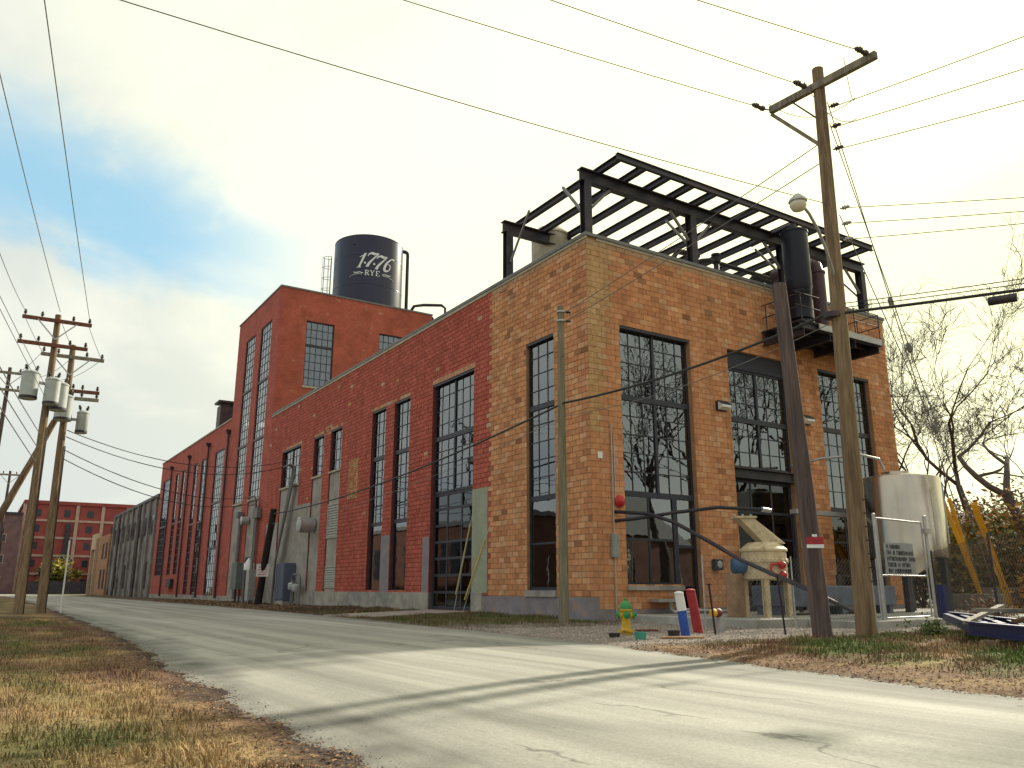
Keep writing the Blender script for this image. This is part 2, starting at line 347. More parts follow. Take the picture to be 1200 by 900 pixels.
def hL(x, y):
    d = edge(SE, y)+.28*fbm(x*1.3, y*1.3, 3)+.1*fbm(x*5, y*5, 6)-x
    return -.03+.075*sstep(0, .5, d)+.05*sstep(.5, 3, d)+.03*fbm(x*.9, y*.9)*sstep(0, .6, d)+.012*fbm(x*5, y*5)
def cL(x, y):
    d = edge(SE, y)-x+.3*fbm(x*1.6, y*1.1, 5)
    n = fbm(x*.8, y*.55, 1.); c = lerp3(BROWN, STRAW, .3+1.1*n+.35*sstep(-9.5, -12.5, y)-.25*sstep(1.3, .3, d))
    c = lerp3(c, GREEN, (.3+1.3*fbm(x*.7, y*.45, 9.))*(.8 if y < -9 else 1.15)*sstep(.5, 1.3, d))
    c = lerp3(c, DIRT, .95*sstep(.75, .2, d)); return c
def hR(x, y):
    d = x-edge(NE, y)+.22*fbm(x*1.1, y*1.1, 4)
    h = -.03+.05*sstep(0, .5, d)+.012*fbm(x*4, y*4)
    h += .10*sstep(-1, 3, y)*sstep(1, 4, d)
    b = sstep(-9.6, -11.2, y)*sstep(.6, 3.0, d)*sstep(2.5, 0, x); h += b*(.09+.06*fbm(x*.6, y*.6, 2))
    return h
def cR(x, y):
    d = x-edge(NE, y)+.3*fbm(x*1.4, y*1.4, 5); n = fbm(x*.8, y*.8, 1.)
    gv = sstep(-9.6, -8.4, y+.5*n)*sstep(-.6, -1.8, y+.8*fbm(x*.5, y*.5, 6)+.3*x*(x < 0))
    c = lerp3(BROWN, GREEN, .55+1.2*n) if y > -1 else lerp3(DEAD, lerp3(BROWN, STRAW, .4+n), .5+.8*n)
    if y < -8: c = lerp3(c, (.085,.12,.03), sstep(1.0, 2.4, d)*(.5+1.5*fbm(x*.9, y*.9, 8)))
    elif y > -1: c = lerp3(c, GREEN, .35*sstep(14, 3, y))
    if y > 13: c = lerp3(c, (.10, .07, .05), .75*sstep(13, 18, y))
    c = lerp3(c, lerp3(GRAVEL, (.19, .15, .12), .5+n), gv); c = lerp3(c, (.17, .14, .11), .7*sstep(.45, .1, d)); return c
m_verge = mat('verge_soil', (.2, .2, .1), .95, .3, 9, attr='bc', bump=.8, bscale=30, spec=.15)
def field(name, y0, y1, st, rows, h, c, side):
    vs = []; fs = []; vc = []; n = len(rows); ys = []; y = y0
    while y <= y1: ys.append(y); y += st(y)
    for y in ys:
        e = edge(SE if side < 0 else NE, y)
        for d in rows:
            x = e+side*d; vs.append((x, y, h(x, y))); vc.append(c(x, y))
    for j in range(len(ys)-1):
        for i in range(n-1): k = j*n+i; q = (k, k+1, k+n+1, k+n); fs.append(q if side > 0 else q[::-1])
    return tag(vmesh(name, vs, fs, vc, m_verge), None, None, kind='structure')
field('grass_verge', -45, 130, lambda y: .07 if -17 < y < -5 else .12 if -5 <= y < 2 else (.3 if y < 25 else 2), [-.3+i*.06 for i in range(26)]+[1.3+i*.12 for i in range(20)]+[4, 5.5, 8, 12, 20, 40], hL, cL, -1)
field('roadside_verge', -60, 130, lambda y: .14 if -17.5 < y < 4 else (.3 if y < 25 else 2), [-.3+i*.15 for i in range(46)]+[7, 8, 9.5, 11, 13, 15, 18, 22, 28, 40, 60], lambda x, y: hR(x, y) if not (y > .3 and x > .1) else -.05, cR, 1)
def blades(name, n, samp, h, c, lmin, lmax, label, cat, wid=.006, lean=.8, var=.35):
    vs = []; fs = []; vc = []; k = 0
    while k < n:
        x, y, s = samp()
        if s <= 0: k += 1; continue
        z = h(x, y)-.004; a = random.uniform(0, 6.283); l = random.uniform(lmin, lmax)*s; b = random.uniform(.1, lean)*l
        w = wid*random.uniform(.7, 1.4); ca, sa = math.cos(a), math.sin(a); i = len(vs)
        m1 = (x+ca*b*.35, y+sa*b*.35, z+l*.6)
        vs += [(x-sa*w, y+ca*w, z), (x+sa*w, y-ca*w, z), (m1[0]+sa*w*.7, m1[1]-ca*w*.7, m1[2]), (m1[0]-sa*w*.7, m1[1]+ca*w*.7, m1[2]), (x+ca*b, y+sa*b, z+l*.92)]
        fs += [(i, i+1, i+2, i+3), (i+3, i+2, i+4)]
        cc = c(x, y); q = random.uniform(1-var, 1+var); cc = tuple(min(.6, u*q*1.15) for u in cc); vc += [cc]*5; k += 1
    o = vmesh(name, vs, fs, vc, m_blade, False); return tag(o, label, cat, kind='stuff')
m_blade = mat('grass_blade', (.2, .2, .1), .8, .1, 3, attr='bc', spec=.2)
def sL():
    t = random.random(); y = -17.5+30*t**2.0; x = random.uniform(-18.2, edge(SE, y)+.02); d = edge(SE, y)-x
    s = sstep(.3, 1.0, d)*(.3+.95*max(0, .5+fbm(x*2.1, y*2.1, 2)))
    return x, y, (s if random.random() < .25+s else 0)
blades('mown_grass', 95000, sL, hL, cL, .025, .095, 'short dry mown grass in straw, brown and green beside the road', 'grass', .004, .9)
def sR():
    y = random.uniform(-18, -8.8); x = edge(NE, y)+random.uniform(.02, 1)**.8*11; d = x-edge(NE, y)
    s = sstep(.1, 2.6, d)*(.2+1.1*max(0, .45+fbm(x*1.4, y*1.4, 2)))*(1 if y < -9.8 else .5); return x, y, (s if random.random() < .2+s else 0)
blades('bank_weeds', 60000, sR, hR, cR, .03, .17, 'green weeds and dead grass on the bank around the pole bases', 'weeds', .007, .9)
def sN():
    y = random.uniform(-2.2, 22); x = random.uniform(edge(NE, y)+.1, -.12)
    s = .35+.9*max(0, .4+fbm(x*.9, y*.6, 2)); ok = not (7.3 < y+.12*x < 11.6 and x > -4.2)
    return x, y, s if ok and random.random() < s else 0
blades('wall_grass', 42000, sN, hR, cR, .04, .15, 'green grass strip along the foot of the red wall', 'grass', .008, .8)
# loose stones of the gravel apron and crumbled road edge
def pebbles(name, n, samp, h, lo, hi, c, label):
    vs = []; fs = []; vc = []
    O = [(1,0,0),(0,1,0),(-1,0,0),(0,-1,0),(0,0,1)]
    for _ in range(n):
        x, y = samp(); r = random.uniform(lo, hi)*random.uniform(.5, 1); z = h(x, y); a = random.uniform(0, 6); i = len(vs); ca, sa = math.cos(a), math.sin(a)
        for p in O:
            k = r*random.uniform(.75, 1.2); vs.append((x+(p[0]*ca-p[1]*sa)*k, y+(p[0]*sa+p[1]*ca)*k, z+p[2]*k*.8-.003))
        fs += [(i, i+1, i+4), (i+1, i+2, i+4), (i+2, i+3, i+4), (i+3, i, i+4)]; q = random.uniform(.55, 1.5); vc += [tuple(u*q for u in c)]*5
    return tag(vmesh(name, vs, fs, vc, mat('stone', (.2, .2, .2), .9, .2, 20, attr='bc'), False), label, 'gravel', kind='stuff')
def sG(): y = random.uniform(-9.6, -.7); return random.uniform(edge(NE, y)-.1, 4.5), y
pebbles('gravel_stones', 14000, sG, hR, .012, .04, (.28, .24, .21), 'loose brown gravel stones in front of the brick corner')
def sE():
    y = -17+22*random.random()**1.4; return edge(SE, y)+random.gauss(.0, .09), y
pebbles('edge_rubble', 3800, sE, lambda x, y: max(hL(x, y), -.012), .006, .022, (.12, .10, .09), 'dark crumbled asphalt along the ragged road edge')
def litter(name, n, samp, h, pal, lo, hi, label):
    vs = []; fs = []; vc = []
    for _ in range(n):
        x, y = samp(); z = h(x, y)+.006; a = random.uniform(0, 6.28); l = random.uniform(lo, hi); ca, sa = math.cos(a)*l, math.sin(a)*l; i = len(vs); t = [random.uniform(0, .7)*l for _ in range(4)]
        vs += [(x-ca, y-sa, z+t[0]), (x+sa*.5, y-ca*.5, z+t[1]), (x+ca, y+sa, z+t[2]), (x-sa*.5, y+ca*.5, z+t[3])]; fs.append((i, i+1, i+2, i+3)); q = random.uniform(.6, 1.4); c = random.choice(pal); vc += [tuple(u*q for u in c)]*4
    return tag(vmesh(name, vs, fs, vc, m_blade, False), label, 'leaf litter', kind='stuff')
LP = [(.20,.10,.05), (.15,.08,.045), (.26,.15,.07), (.11,.065,.04), (.3,.2,.1)]
def sB():
    y = random.uniform(-18, -9); return edge(NE, y)+random.uniform(.02, 1)**2.2*6, y
litter('bank_litter', 9000, sB, hR, LP, .01, .03, 'brown dead leaves and stalks covering the bank beside the road')
def sV():
    y = -17+24*random.random()**1.6; return edge(SE, y)-.05-abs(random.gauss(0, .8)), y
litter('verge_litter', 8000, sV, hL, LP, .008, .024, 'dead brown leaves scattered through the mown grass')
def sW():
    y = random.uniform(12, 60); return random.uniform(edge(NE, y)+.1, -.1), y
litter('wall_litter', 5000, sW, hR, LP, .03, .09, 'dead leaves and weeds along the foot of the far red wall')
s = MB(); s.poly([(-4.3,8.3,.03),(-.01,8.0,.185),(-.01,11.35,.185),(-4.6,11.9,.03)], (0,0,-1), .12)
tag(s.build('driveway_apron', mat('apron_concrete', (.33, .27, .235), .9, .2, 1.4, bump=.3, bscale=18)), None, None, kind='structure')
s = MB(); s.box((1.0,-5.6,-.05),(26,-.02,.24)); s.box((3.2,-7.3,-.05),(26,-5.62,.2))
tag(s.build('concrete_pad', mat('pad_concrete', (.36, .35, .31), .9, .2, 1.1, bump=.3, bscale=16, col2=(.27, .26, .235)), bevel=.02), None, None, kind='structure')
# wooded hillside far behind the yard
def hill():
    vs = []; fs = []; vc = []; n = 90
    for j in range(16):
        for i in range(n):
            a = R(-110)+R(160)*i/(n-1); rr = 95+j*14; x = CAM.x+rr*math.cos(a); y = CAM.y+rr*math.sin(a)
            z = -.5+22*sstep(95, 230, rr)*(.8+.35*fbm(x*.02, y*.02, 4))+1.6*fbm(x*.12, y*.12, 2)*sstep(95, 130, rr)
            vs.append((x, y, z)); vc.append(lerp3((.10, .06, .05), (.16, .11, .05), .5+fbm(x*.1, y*.1, 7)))
    for j in range(15):
        for i in range(n-1): k = j*n+i; fs.append((k, k+n, k+n+1, k+1))
    return tag(vmesh('hill', vs, fs, vc, m_verge), None, None, kind='structure')
hill()
# ------------------------------------------------------------------ the distillery
B = thing('distillery_building', 'long red and orange brick factory with tall steel windows, tower and concrete plinth', 'building', (8.8, 40, 0))
fL = lambda u, z, d: (-d, u, z)          # street front, plane x = 0
fR = lambda u, z, d: (u, -d, z)          # gable front, plane y = 0
def fbox(mb, F, u0, u1, z0, z1, d0, d1): return mb.box(F(u0, z0, d0), F(u1, z1, d1))
def wallgrid(F, u0, u1, z0, z1, ops, d0, d1):
    mb = MB(); us = sorted({u0, u1, *[min(max(v, u0), u1) for o in ops for v in o[:2]]})
    for a, b in zip(us, us[1:]):
        m = (a+b)/2; cuts = sorted([(o[2], o[3]) for o in ops if o[0] < m < o[1]]); z = z0
        for c0, c1 in cuts:
            if c0 > z+1e-4: fbox(mb, F, a, b, z, min(c0, z1), d0, d1)
            z = max(z, c1)
        if z < z1-1e-4: fbox(mb, F, a, b, z, z1, d0, d1)
    return mb
# openings: u0,u1,z0,z1
OL = [(2.05,3.85,1.0,10.2),(7.85,11.6,.2,10.2),(14.0,15.8,.92,10.2),(16.85,18.6,.92,10.2),(22.95,24.72,.9,10.2),(25.92,27.67,.9,10.2),(30.2,34.05,.9,10.2)]
OR = [(1.43,3.93,1.15,10.2),(3.93,4.87,.24,10.2),(6.9,10.4,.24,10.2),(12.45,16.0,.24,10.2)]
OT = [(39.1,42.0,.5,21.3),(43.6,46.4,.5,21.3)]
OF = [(50.8,54.1,.5,12.9),(57.5,59.4,.5,12.9),(60.8,62.6,.5,12.9),(66.4,68.2,2.4,12.9),(69.6,71.4,2.4,12.9),(74.4,78.3,2.4,12.9)]
SPLIT = 6.5
wallgrid(fL, .4, SPLIT, 0, 13.3, OL, -.012, -.4).build('wall', m_mort_o, B)
wallgrid(fL, SPLIT, 37.2, 0, 13.3, OL, -.012, -.4).build('wall', m_mort_r, B)
wallgrid(fR, .012, 17.6, 0, 13.3, OR, -.012, -.4).build('wall', m_mort_o, B)
wallgrid(fL, 37.2, 49, 0, 23.4, OT, .0, -.4).build('wall', m_redwall, B)
wallgrid(fL, 49, 80, 0, 15.1, OF, -.004, -.4).build('wall', m_redwall, B)
w = MB(); w.box((17.2,.4,0),(17.6,37.2,13.3)); w.build('wall', m_mort_o, B)
TS = [(2.1,4.35,15.9,21.05),(8.1,10.35,15.9,21.05)]
fT = lambda u, z, d: (u, 37.2-d, z)
wallgrid(fT, .4, 12.8, 0, 23.4, TS, 0, -.4).build('wall', m_redtower, B)
w = MB(); w.box((12.4,37.6,0),(12.8,49,23.4)); w.box((.4,48.6,15.1),(12.4,49,23.4)); w.build('wall', m_redtower, B)
w = MB(); w.box((.4,79.6,0),(17,80,15.1)); w.box((16.6,49.01,0),(17,79.6,15.1)); w.build('wall', m_redwall, B)
w = MB(); w.box((.4,.4,12.7),(17.2,37.2,12.9)); w.build('roof', m_copeg, B)
w = MB(); w.box((.4,37.6,22.8),(12.4,48.6,23)); w.build('roof', m_copeg, B)
w = MB(); w.box((.4,49,14.5),(16.6,79.6,14.7)); w.build('roof', m_copeg, B)
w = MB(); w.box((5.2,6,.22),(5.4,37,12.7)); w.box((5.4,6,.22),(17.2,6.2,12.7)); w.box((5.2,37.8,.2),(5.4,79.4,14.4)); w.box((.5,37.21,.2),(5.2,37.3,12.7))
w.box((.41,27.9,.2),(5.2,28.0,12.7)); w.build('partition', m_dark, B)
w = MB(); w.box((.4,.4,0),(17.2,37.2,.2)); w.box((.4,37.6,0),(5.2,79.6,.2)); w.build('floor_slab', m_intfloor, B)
# block courses laid one by one; the pier at the corner block by block, the rest joined
def courses(F, u0, u1, z0, z1, ops, colf, single=None, L=.4, H=.2, half=.0):
    mb = MB(); cols = []; singles = []; j = 0; z = z0
    while z < z1-.02:
        zb = min(z+H, z1); zc = (z+zb)/2; off = (j % 2)*L/2+half
        cuts = [(o[0], o[1]) for o in ops if o[2]-.02 < zc < o[3]+.02]
        k = math.floor((u0-off)/L)-1
        while off+k*L < u1:
            segs = [(max(u0, off+k*L), min(u1, off+(k+1)*L))]; k += 1
            for c0, c1 in cuts:
                ns = []
                for a, b in segs:
                    if b <= c0 or a >= c1: ns.append((a, b))
                    else:
                        if a < c0: ns.append((a, c0))
                        if b > c1: ns.append((c1, b))
                segs = ns
            for a, b in segs:
                if b-a < .05: continue
                d = random.uniform(-.002, .009)
                if single and single((a+b)/2, zc) and abs(b-a-L) < .001 and len(singles) < 296: singles.append(((a+b)/2, z, d)); continue
                n = len(mb.f); g = .007 if F is fR or u1 < 30 else .012
                p = [F(a+g, z+g, d), F(b-g, z+g, d), F(b-g, zb-g, d), F(a+g, zb-g, d), F(a+g, z+g, -.03), F(b-g, z+g, -.03), F(b-g, zb-g, -.03), F(a+g, zb-g, -.03)]
                q = [(0,1,2,3),(4,5,1,0),(5,6,2,1),(6,7,3,2),(7,4,0,3)]
                if F is fL: q = [t[::-1] for t in q]
                mb.add(p, q); cols += [colf((a+b)/2, zc)]*5
        z += H; j += 1
    return mb, cols, singles
def pick(pal, v=.12): c = random.choice(pal); q = random.uniform(1-v, 1+v); return tuple(t*q for t in c)
TAN = (.50, .31, .15)
def c_or(u, z):
    c = pick(ORANGE)
    if random.random() < .03: c = tuple(t*.6 for t in c)
    w = .55+.55*sstep(7, 12, z)
    if random.random() < .95 and u < w and z > 6.2: c = lerp3(c, TAN, .75+.2*random.random())
    if z > 13.0: c = lerp3(c, (.36, .27, .17), .6)
    return c
def c_l(u, z):
    e = SPLIT+.05*math.sin(z*2.1)+.10*fbm(z*.9, 1.3, 2)
    if u < e:
        c = c_or(5, z)
        if random.random() < .08*sstep(e-.8, e, u): c = pick(RED)
        return c
    c = pick(RED, .10); n = fbm(u*.55, z*.75, 11.)
    p = .004+.05*sstep(9.5, 12.8, z)*sstep(.05, .45, n)+.15*sstep(e+.3, e, u)
    if (24.7 < u < 26 and 10 < z < 10.6) or (3 > 0 and 10.2 < z < 10.42 and (13.9 < u < 18.7 or 22.8 < u < 27.8 or 30 < u < 34.2)): p = .8
    if random.random() < p: c = lerp3((.46, .20, .09), (.52, .36, .24), random.random())
    return c
mb, cols, sg = courses(fR, 0.0, 17.6, .4, 13.2, OR+[(1.43,3.93,.4,.4)], c_or, lambda u, z: u < 5.9 and z < 11.6 and (u < 1.4 or 4.9 < u))
mb.build('brick_courses', m_brick, B, cols=cols, kind='stuff')
one = MB(); g_ = .007
one.add([fR(-.2+g_, g_, 0), fR(.2-g_, g_, 0), fR(.2-g_, .2-g_, 0), fR(-.2+g_, .2-g_, 0), fR(-.2+g_, g_, -.038), fR(.2-g_, g_, -.038), fR(.2-g_, .2-g_, -.038), fR(-.2+g_, .2-g_, -.038)], [(0,1,2,3),(4,5,1,0),(5,6,2,1),(6,7,3,2),(7,4,0,3),(7,6,5,4)])
bme = bpy.data.meshes.new('brick'); bme.from_pydata(one.v, [], one.f); bme.materials.append(m_brick1)
bmt = bpy.data.meshes.new('brick'); bmt.from_pydata(one.v, [], one.f); bmt.materials.append(mat('brick_block_tan', (.4, .2, .1), .9, .22, 4.5, bump=.35, bscale=26, spec=.2, streak=.16, objrand=[TAN, (.46, .27, .12), (.52, .34, .18)]))
for u, z, d in sg:
    tan = u < .55+.55*sstep(7, 12, z) and z > 6.2
    o = bpy.data.objects.new('brick', bmt if tan else bme); link(o, B, fR(u, z, d))
mb, cols, _ = courses(fL, 0, 37.2, .8, 13.2, OL, c_l, half=.2)
mb.build('brick_courses', m_brickr, B, cols=cols, kind='stuff')
# plinths, copings, stucco
mb = MB()
for a, b in ((7.0,7.85),(11.6,14.0),(18.6,22.95),(27.67,30.2),(34.05,37.2)): mb = MB(); fbox(mb, fL, a, b, -.05, .9, .035, -.2); mb.build('plinth', m_conc, B)
for a, b in ((14.0,15.8),(15.8,16.85),(16.85,18.6),(22.95,24.72),(24.72,25.92),(25.92,27.67),(30.2,34.05)): mb = MB(); fbox(mb, fL, a, b, -.05, .9-(.0 if a in (15.8,24.72) else .001), .035, -.2); mb.build('plinth', m_conc, B)
mb = MB(); fbox(mb, fL, -.03, 7.0, -.05, .78, .03, -.2); mb.build('plinth', m_plinth, B)
mb = MB(); fbox(mb, fR, -.027, 6.9, -.05, .40, .026, -.2); mb.build('plinth', m_plinth, B); mb = MB(); fbox(mb, fR, 10.4, 17.63, -.05, .4, .026, -.2); mb.build('plinth', m_plinth, B)
mb = MB(); fbox(mb, fL, 37.25, 80, -.05, .5, .04, -.2); mb.build('plinth', m_conc, B)
u = 0.0
mb = MB(); fbox(mb, fL, -.08, 37.15, 13.3, 13.42, .08, -.45); mb.build('coping', m_copeg, B)
mb = MB(); fbox(mb, fL, 6.8, 37.17, 13.17, 13.298, .05, -.02); mb.build('coping', m_cope, B)
mb = MB(); fbox(mb, fR, .46, 17.68, 13.302, 13.422, .08, -.45); mb.build('coping', m_copeg, B)
mb = MB(); fbox(mb, fR, .46, 17.66, 13.2, 13.3, .03, -.02); fbox(mb, fL, -.035, 6.79, 13.2, 13.299, .035, -.02); mb.build('coping', m_cope, B)
mb = MB(); fbox(mb, fL, 37.14, 49.06, 23.4, 23.52, .06, -.45); mb.box((.46,37.13,23.401),(12.86,37.62,23.521)); mb.box((12.38,37.63,23.4),(12.87,49.06,23.52)); mb.box((.46,48.55,23.4),(12.37,49.05,23.52)); mb.build('coping', m_copeg, B)
mb = MB(); fbox(mb, fL, 49.07, 80.06, 15.1, 15.22, .07, -.45); mb.build('coping', m_cope, B)
for a, b, z1 in ((22.95,24.72,7.62),(25.92,27.67,7.62),(30.2,34.05,7.55)):
    mb = MB(); fbox(mb, fL, a, b, .9, z1, -.07, -.3); mb.build('infill_panel', m_stucco, B)
    mb = MB(); fbox(mb, fL, a-.06, b+.06, z1, z1+.1, .05, -.2); mb.build('sill', m_cope, B)
for a, b in ((39.1,42.0),(43.6,46.4)):
    mb = MB(); fbox(mb, fL, a, b, .5, 7.45, -.08, -.3); mb.build('infill_panel', m_stucco, B)
    mb = MB(); fbox(mb, fL, a-.06, b+.06, 7.45, 7.58, .05, -.2); mb.build('sill', m_cope, B)
mb = MB(); fbox(mb, fL, 6.62, 7.83, .9, 5.0, .022, -.01); mb.build('stucco_patch', m_stuccog, B)
mb = MB(); fbox(mb, fL, 11.62, 12.25, .9, 3.3, .02, -.01); mb.build('stucco_patch', m_plinth, B); mb = MB(); fbox(mb, fL, 15.82, 16.83, .9, 3.6, .021, -.01); mb.build('stucco_patch', m_plinth, B)
mb = MB(); fbox(mb, fL, 27.7, 30.15, .9, 6.2, .018, -.01); mb.build('stucco_patch', m_stucco, B); mb = MB(); fbox(mb, fL, 34.1, 36.6, .9, 5.4, .018, -.01); mb.build('stucco_patch', m_stucco, B)
for i in range(30): mb = MB(); fbox(mb, fL, 7.75+i*.13, 7.75+i*.13+.075, 10.205, 10.42, .016, -.01); mb.build('soldier_brick', mat('soldier_brick', (.52, .34, .20), .9, .3, 5), B)
# unpainted brick infill patch of small orange bricks
mb, cols, _ = courses(fL, 20.25, 21.65, 5.8, 8.0, [], lambda u, z: pick([(.47, .22, .10), (.42, .17, .08), (.5, .29, .15)]), L=.25, H=.1)
for i, p in enumerate(mb.v): mb.v[i] = (p[0]-.014, p[1], p[2])
mb.build('brick_patch', m_brick, B, cols=cols)
# louvres
def louvre(u0, u1, z0, z1, n, d=.0):
    f = MB(); fbox(f, fL, u0, u1, z0, z0+.08, d, -.06); fbox(f, fL, u0, u1, z1-.08, z1, d, -.06); fbox(f, fL, u0, u0+.08, z0+.08, z1-.08, d, -.06); fbox(f, fL, u1-.08, u1, z0+.08, z1-.08, d, -.06)
    m_ = mat('louvre_paint', (.36, .36, .31), .7, .1); o = f.build('louvre', m_, B)
    for i in range(n):
        z = z0+.1+(z1-z0-.2)*i/n; s = MB(); h = (z1-z0-.2)/n
        s.add([fL(u0+.08, z, d-.005), fL(u1-.08, z, d-.005), fL(u1-.08, z+h*.75, d-.06), fL(u0+.08, z+h*.75, d-.06), fL(u0+.08, z+.02, d-.005), fL(u1-.08, z+.02, d-.005), fL(u1-.08, z+h*.75+.02, d-.06), fL(u0+.08, z+h*.75+.02, d-.06)], [(0,1,2,3),(4,7,6,5),(0,4,5,1),(3,2,6,7),(0,3,7,4),(1,5,6,2)])
        s.build('slat', m_, o)
louvre(22.95, 24.7, 3.85, 5.8, 12, -.01); louvre(22.97, 24.6, 1.1, 2.3, 8, -.01)
# windows: bars are the window, each light a pane
REST = MB()
def window(F, u0, u1, z0, z1, cols, rows, thick=(), mull=(), rec=.2, each=False, glass=None, name='window', bar=.035, fr=.09, tilt=.006):
    """rows: list of z levels from bottom to top incl. both ends; thick: indices of heavy transoms; cols: list of u levels"""
    rec = rec*.6 if F is fL else rec
    if F is fL and u0 > 38: rec = .05
    mb = MB(); d1, d0 = -rec, -rec-.07
    fbox(mb, F, u0, u0+fr, z0, z1, d1, d0); fbox(mb, F, u1-fr, u1, z0, z1, d1, d0)
    fbox(mb, F, u0+fr, u1-fr, z0, z0+fr, d1, d0); fbox(mb, F, u0+fr, u1-fr, z1-fr, z1, d1, d0)
    n, m = len(cols), len(rows)
    for j in range(1, m-1):
        t = .2 if j in thick else bar; e = .02 if j in thick else -.018
        fbox(mb, F, u0+fr, u1-fr, rows[j]-t/2, rows[j]+t/2, d1+e, d0+.01)
    for i in range(1, n-1):
        t = .11 if i in mull else bar; e = .012 if i in mull else -.023
        for j in range(m-1): fbox(mb, F, cols[i]-t/2, cols[i]+t/2, rows[j]+(.1 if j in thick else .0), rows[j+1]-(.1 if j+1 in thick else .0), d1+e, d0+.012)
    wo = mb.build(name, m_frame, B); cache = {}
    for j in range(m-1):
        for i in range(n-1):
            a, b, c, e = cols[i], cols[i+1], rows[j], rows[j+1]; dm = -rec-.045; jt = lambda: random.gauss(0, tilt)
            if each:
                k = (round(b-a, 3), round(e-c, 3))
                if k not in cache:
                    q = MB(); q.box(F(-k[0]/2, -k[1]/2, .003), F(k[0]/2, k[1]/2, -.003)); me = bpy.data.meshes.new('pane'); me.from_pydata(q.v, [], q.f); me.materials.append(glass or m_glass); cache[k] = me
                o = bpy.data.objects.new('pane', cache[k]); link(o, wo, F((a+b)/2, (c+e)/2, dm))
                o.rotation_euler = (jt(), jt()*.3, jt()) if F is not fL else (jt()*.3, jt(), jt())
            else:
                ja, jb = jt()*.3, jt()*.3
                p = [F(a, c, dm-ja-jb), F(b, c, dm+ja-jb), F(b, e, dm+ja+jb), F(a, e, dm-ja+jb)]; q = [F(a, c, dm-.006), F(b, c, dm-.006), F(b, e, dm-.006), F(a, e, dm-.006)]
                REST.add(p, [(3, 2, 1, 0) if F is fL else (0, 1, 2, 3)])
    return wo
def lin(a, b, n): return [a+(b-a)*i/n for i in range(n+1)]
def sill(F, a, b, z, h=.14, m=None, out=.09): mb = MB(); fbox(mb, F, a-.05, b+.05, z-h, z, out, -.2); mb.build('sill', m or m_conc, B)
Z1, Z2 = 7.62, 4.34
tall = lin(Z2, Z1, 5)+lin(Z1, 10.2, 4)[1:]
def tallwin(F, u0, u1, zb, n, low, each, mull=()):
    top = lin(zb if zb > 3 else Z2, Z1, 5)+lin(Z1, 10.2, 4)[1:]
    window(F, u0, u1, Z2-.1, 10.2, lin(u0, u1, n), [Z2-.1]+top[1:], (5,), mull, each=each)
    if low: window(F, u0, u1, zb, Z2-.1, lin(u0, u1, low[0]), lin(zb, Z2-.1, low[1]), (), (), each=each, bar=.07, fr=.1)
tallwin(fL, 2.05, 3.85, 1.0, 3, (1, 2), True); sill(fL, 2.05, 3.85, 1.0, .22)
L2r = lin(5.25, Z1, 4)+lin(Z1, 10.2, 4)[1:]
window(fL, 7.85, 11.6, 5.15, 10.2, lin(7.85, 11.6, 6), [5.15]+L2r[1:], (4,), (3,), each=True, rec=.25)
window(fL, 7.85, 11.6, .2, 5.15, lin(7.85, 11.6, 3), lin(.2, 5.15, 7), (), (), each=True, glass=m_glassd, name='overhead_door', rec=.3, bar=.11, fr=.12)
tallwin(fL, 14.0, 15.8, .92, 3, (1, 1), False); tallwin(fL, 16.85, 18.6, .92, 3, (1, 1), False)
window(fL, 22.95, 24.72, 7.72, 10.2, lin(22.95, 24.72, 3), lin(7.72, 10.2, 4), each=True); window(fL, 25.92, 27.67, 7.72, 10.2, lin(25.92, 27.67, 3), lin(7.72, 10.2, 4), each=True)
window(fL, 30.2, 34.05, 7.65, 10.2, lin(30.2, 34.05, 6), lin(7.65, 10.2, 4), (), (3,))
for a, b in ((39.1,42.0),(43.6,46.4)): window(fL, a, b, 7.58, 21.3, lin(a, b, 4), lin(7.58, 21.3, 21), (7, 14), bar=.05)
window(fL, 50.8, 54.1, .5, 12.9, lin(50.8, 54.1, 5), lin(.5, 12.9, 19), (6, 12), bar=.05)
for a, b in ((57.5,59.4),(60.8,62.6)): window(fL, a, b, .5, 12.9, lin(a, b, 3), lin(.5, 12.9, 19), (10,), bar=.05)
for a, b in ((66.4,68.2),(69.6,71.4)): window(fL, a, b, 2.4, 12.9, lin(a, b, 3), lin(2.4, 12.9, 16), (8,), bar=.05)
window(fL, 74.4, 78.3, 2.4, 12.9, lin(74.4, 78.3, 6), lin(2.4, 12.9, 16), (8,), bar=.05)
for i, (a, b) in enumerate(((2.1,4.35),(8.1,10.35))):
    window(fT, a, b, 15.9, 21.05, lin(a, b, 5), lin(15.9, 21.05, 8), (5,), rec=.12, bar=.05, glass=None); sill(fT, a, b, 15.9, .16, m_cope)
top = [Z2-.1]+lin(Z2, Z1, 5)[1:]+lin(Z1, 10.2, 4)[1:]
window(fR, 1.43, 4.87, Z2-.1, 10.2, lin(1.43, 4.87, 6), top, (5,), (3,), each=True)
window(fR, 1.43, 3.9, 1.15, Z2-.1, lin(1.43, 3.9, 2), lin(1.15, Z2-.1, 2), each=True, bar=.08, fr=.11); sill(fR, 1.43, 3.88, 1.15, .15)
window(fR, 3.9, 4.87, .24, Z2-.1, [3.9, 4.87], [.24, 2.5, Z2-.1], each=True, bar=.1, fr=.1, name='door')
window(fR, 6.9, 10.4, 5.55, 9.5, lin(6.9, 10.4, 6), lin(5.55, 7.45, 3)+lin(7.45, 9.5, 3)[1:], (3,), (3,), each=True)
mb = MB(); fbox(mb, fR, 6.9, 10.4, 9.5, 10.2, -.15, -.35); mb.build('recess_shade', m_frame, B)  # dark block stands in for the shadow at the top of the recess
mb = MB(); mb.ibeam(fR(6.9, 5.34, -.12), fR(10.4, 5.34, -.12), .3, .4, .04); mb.build('lintel_beam', m_steel, B)
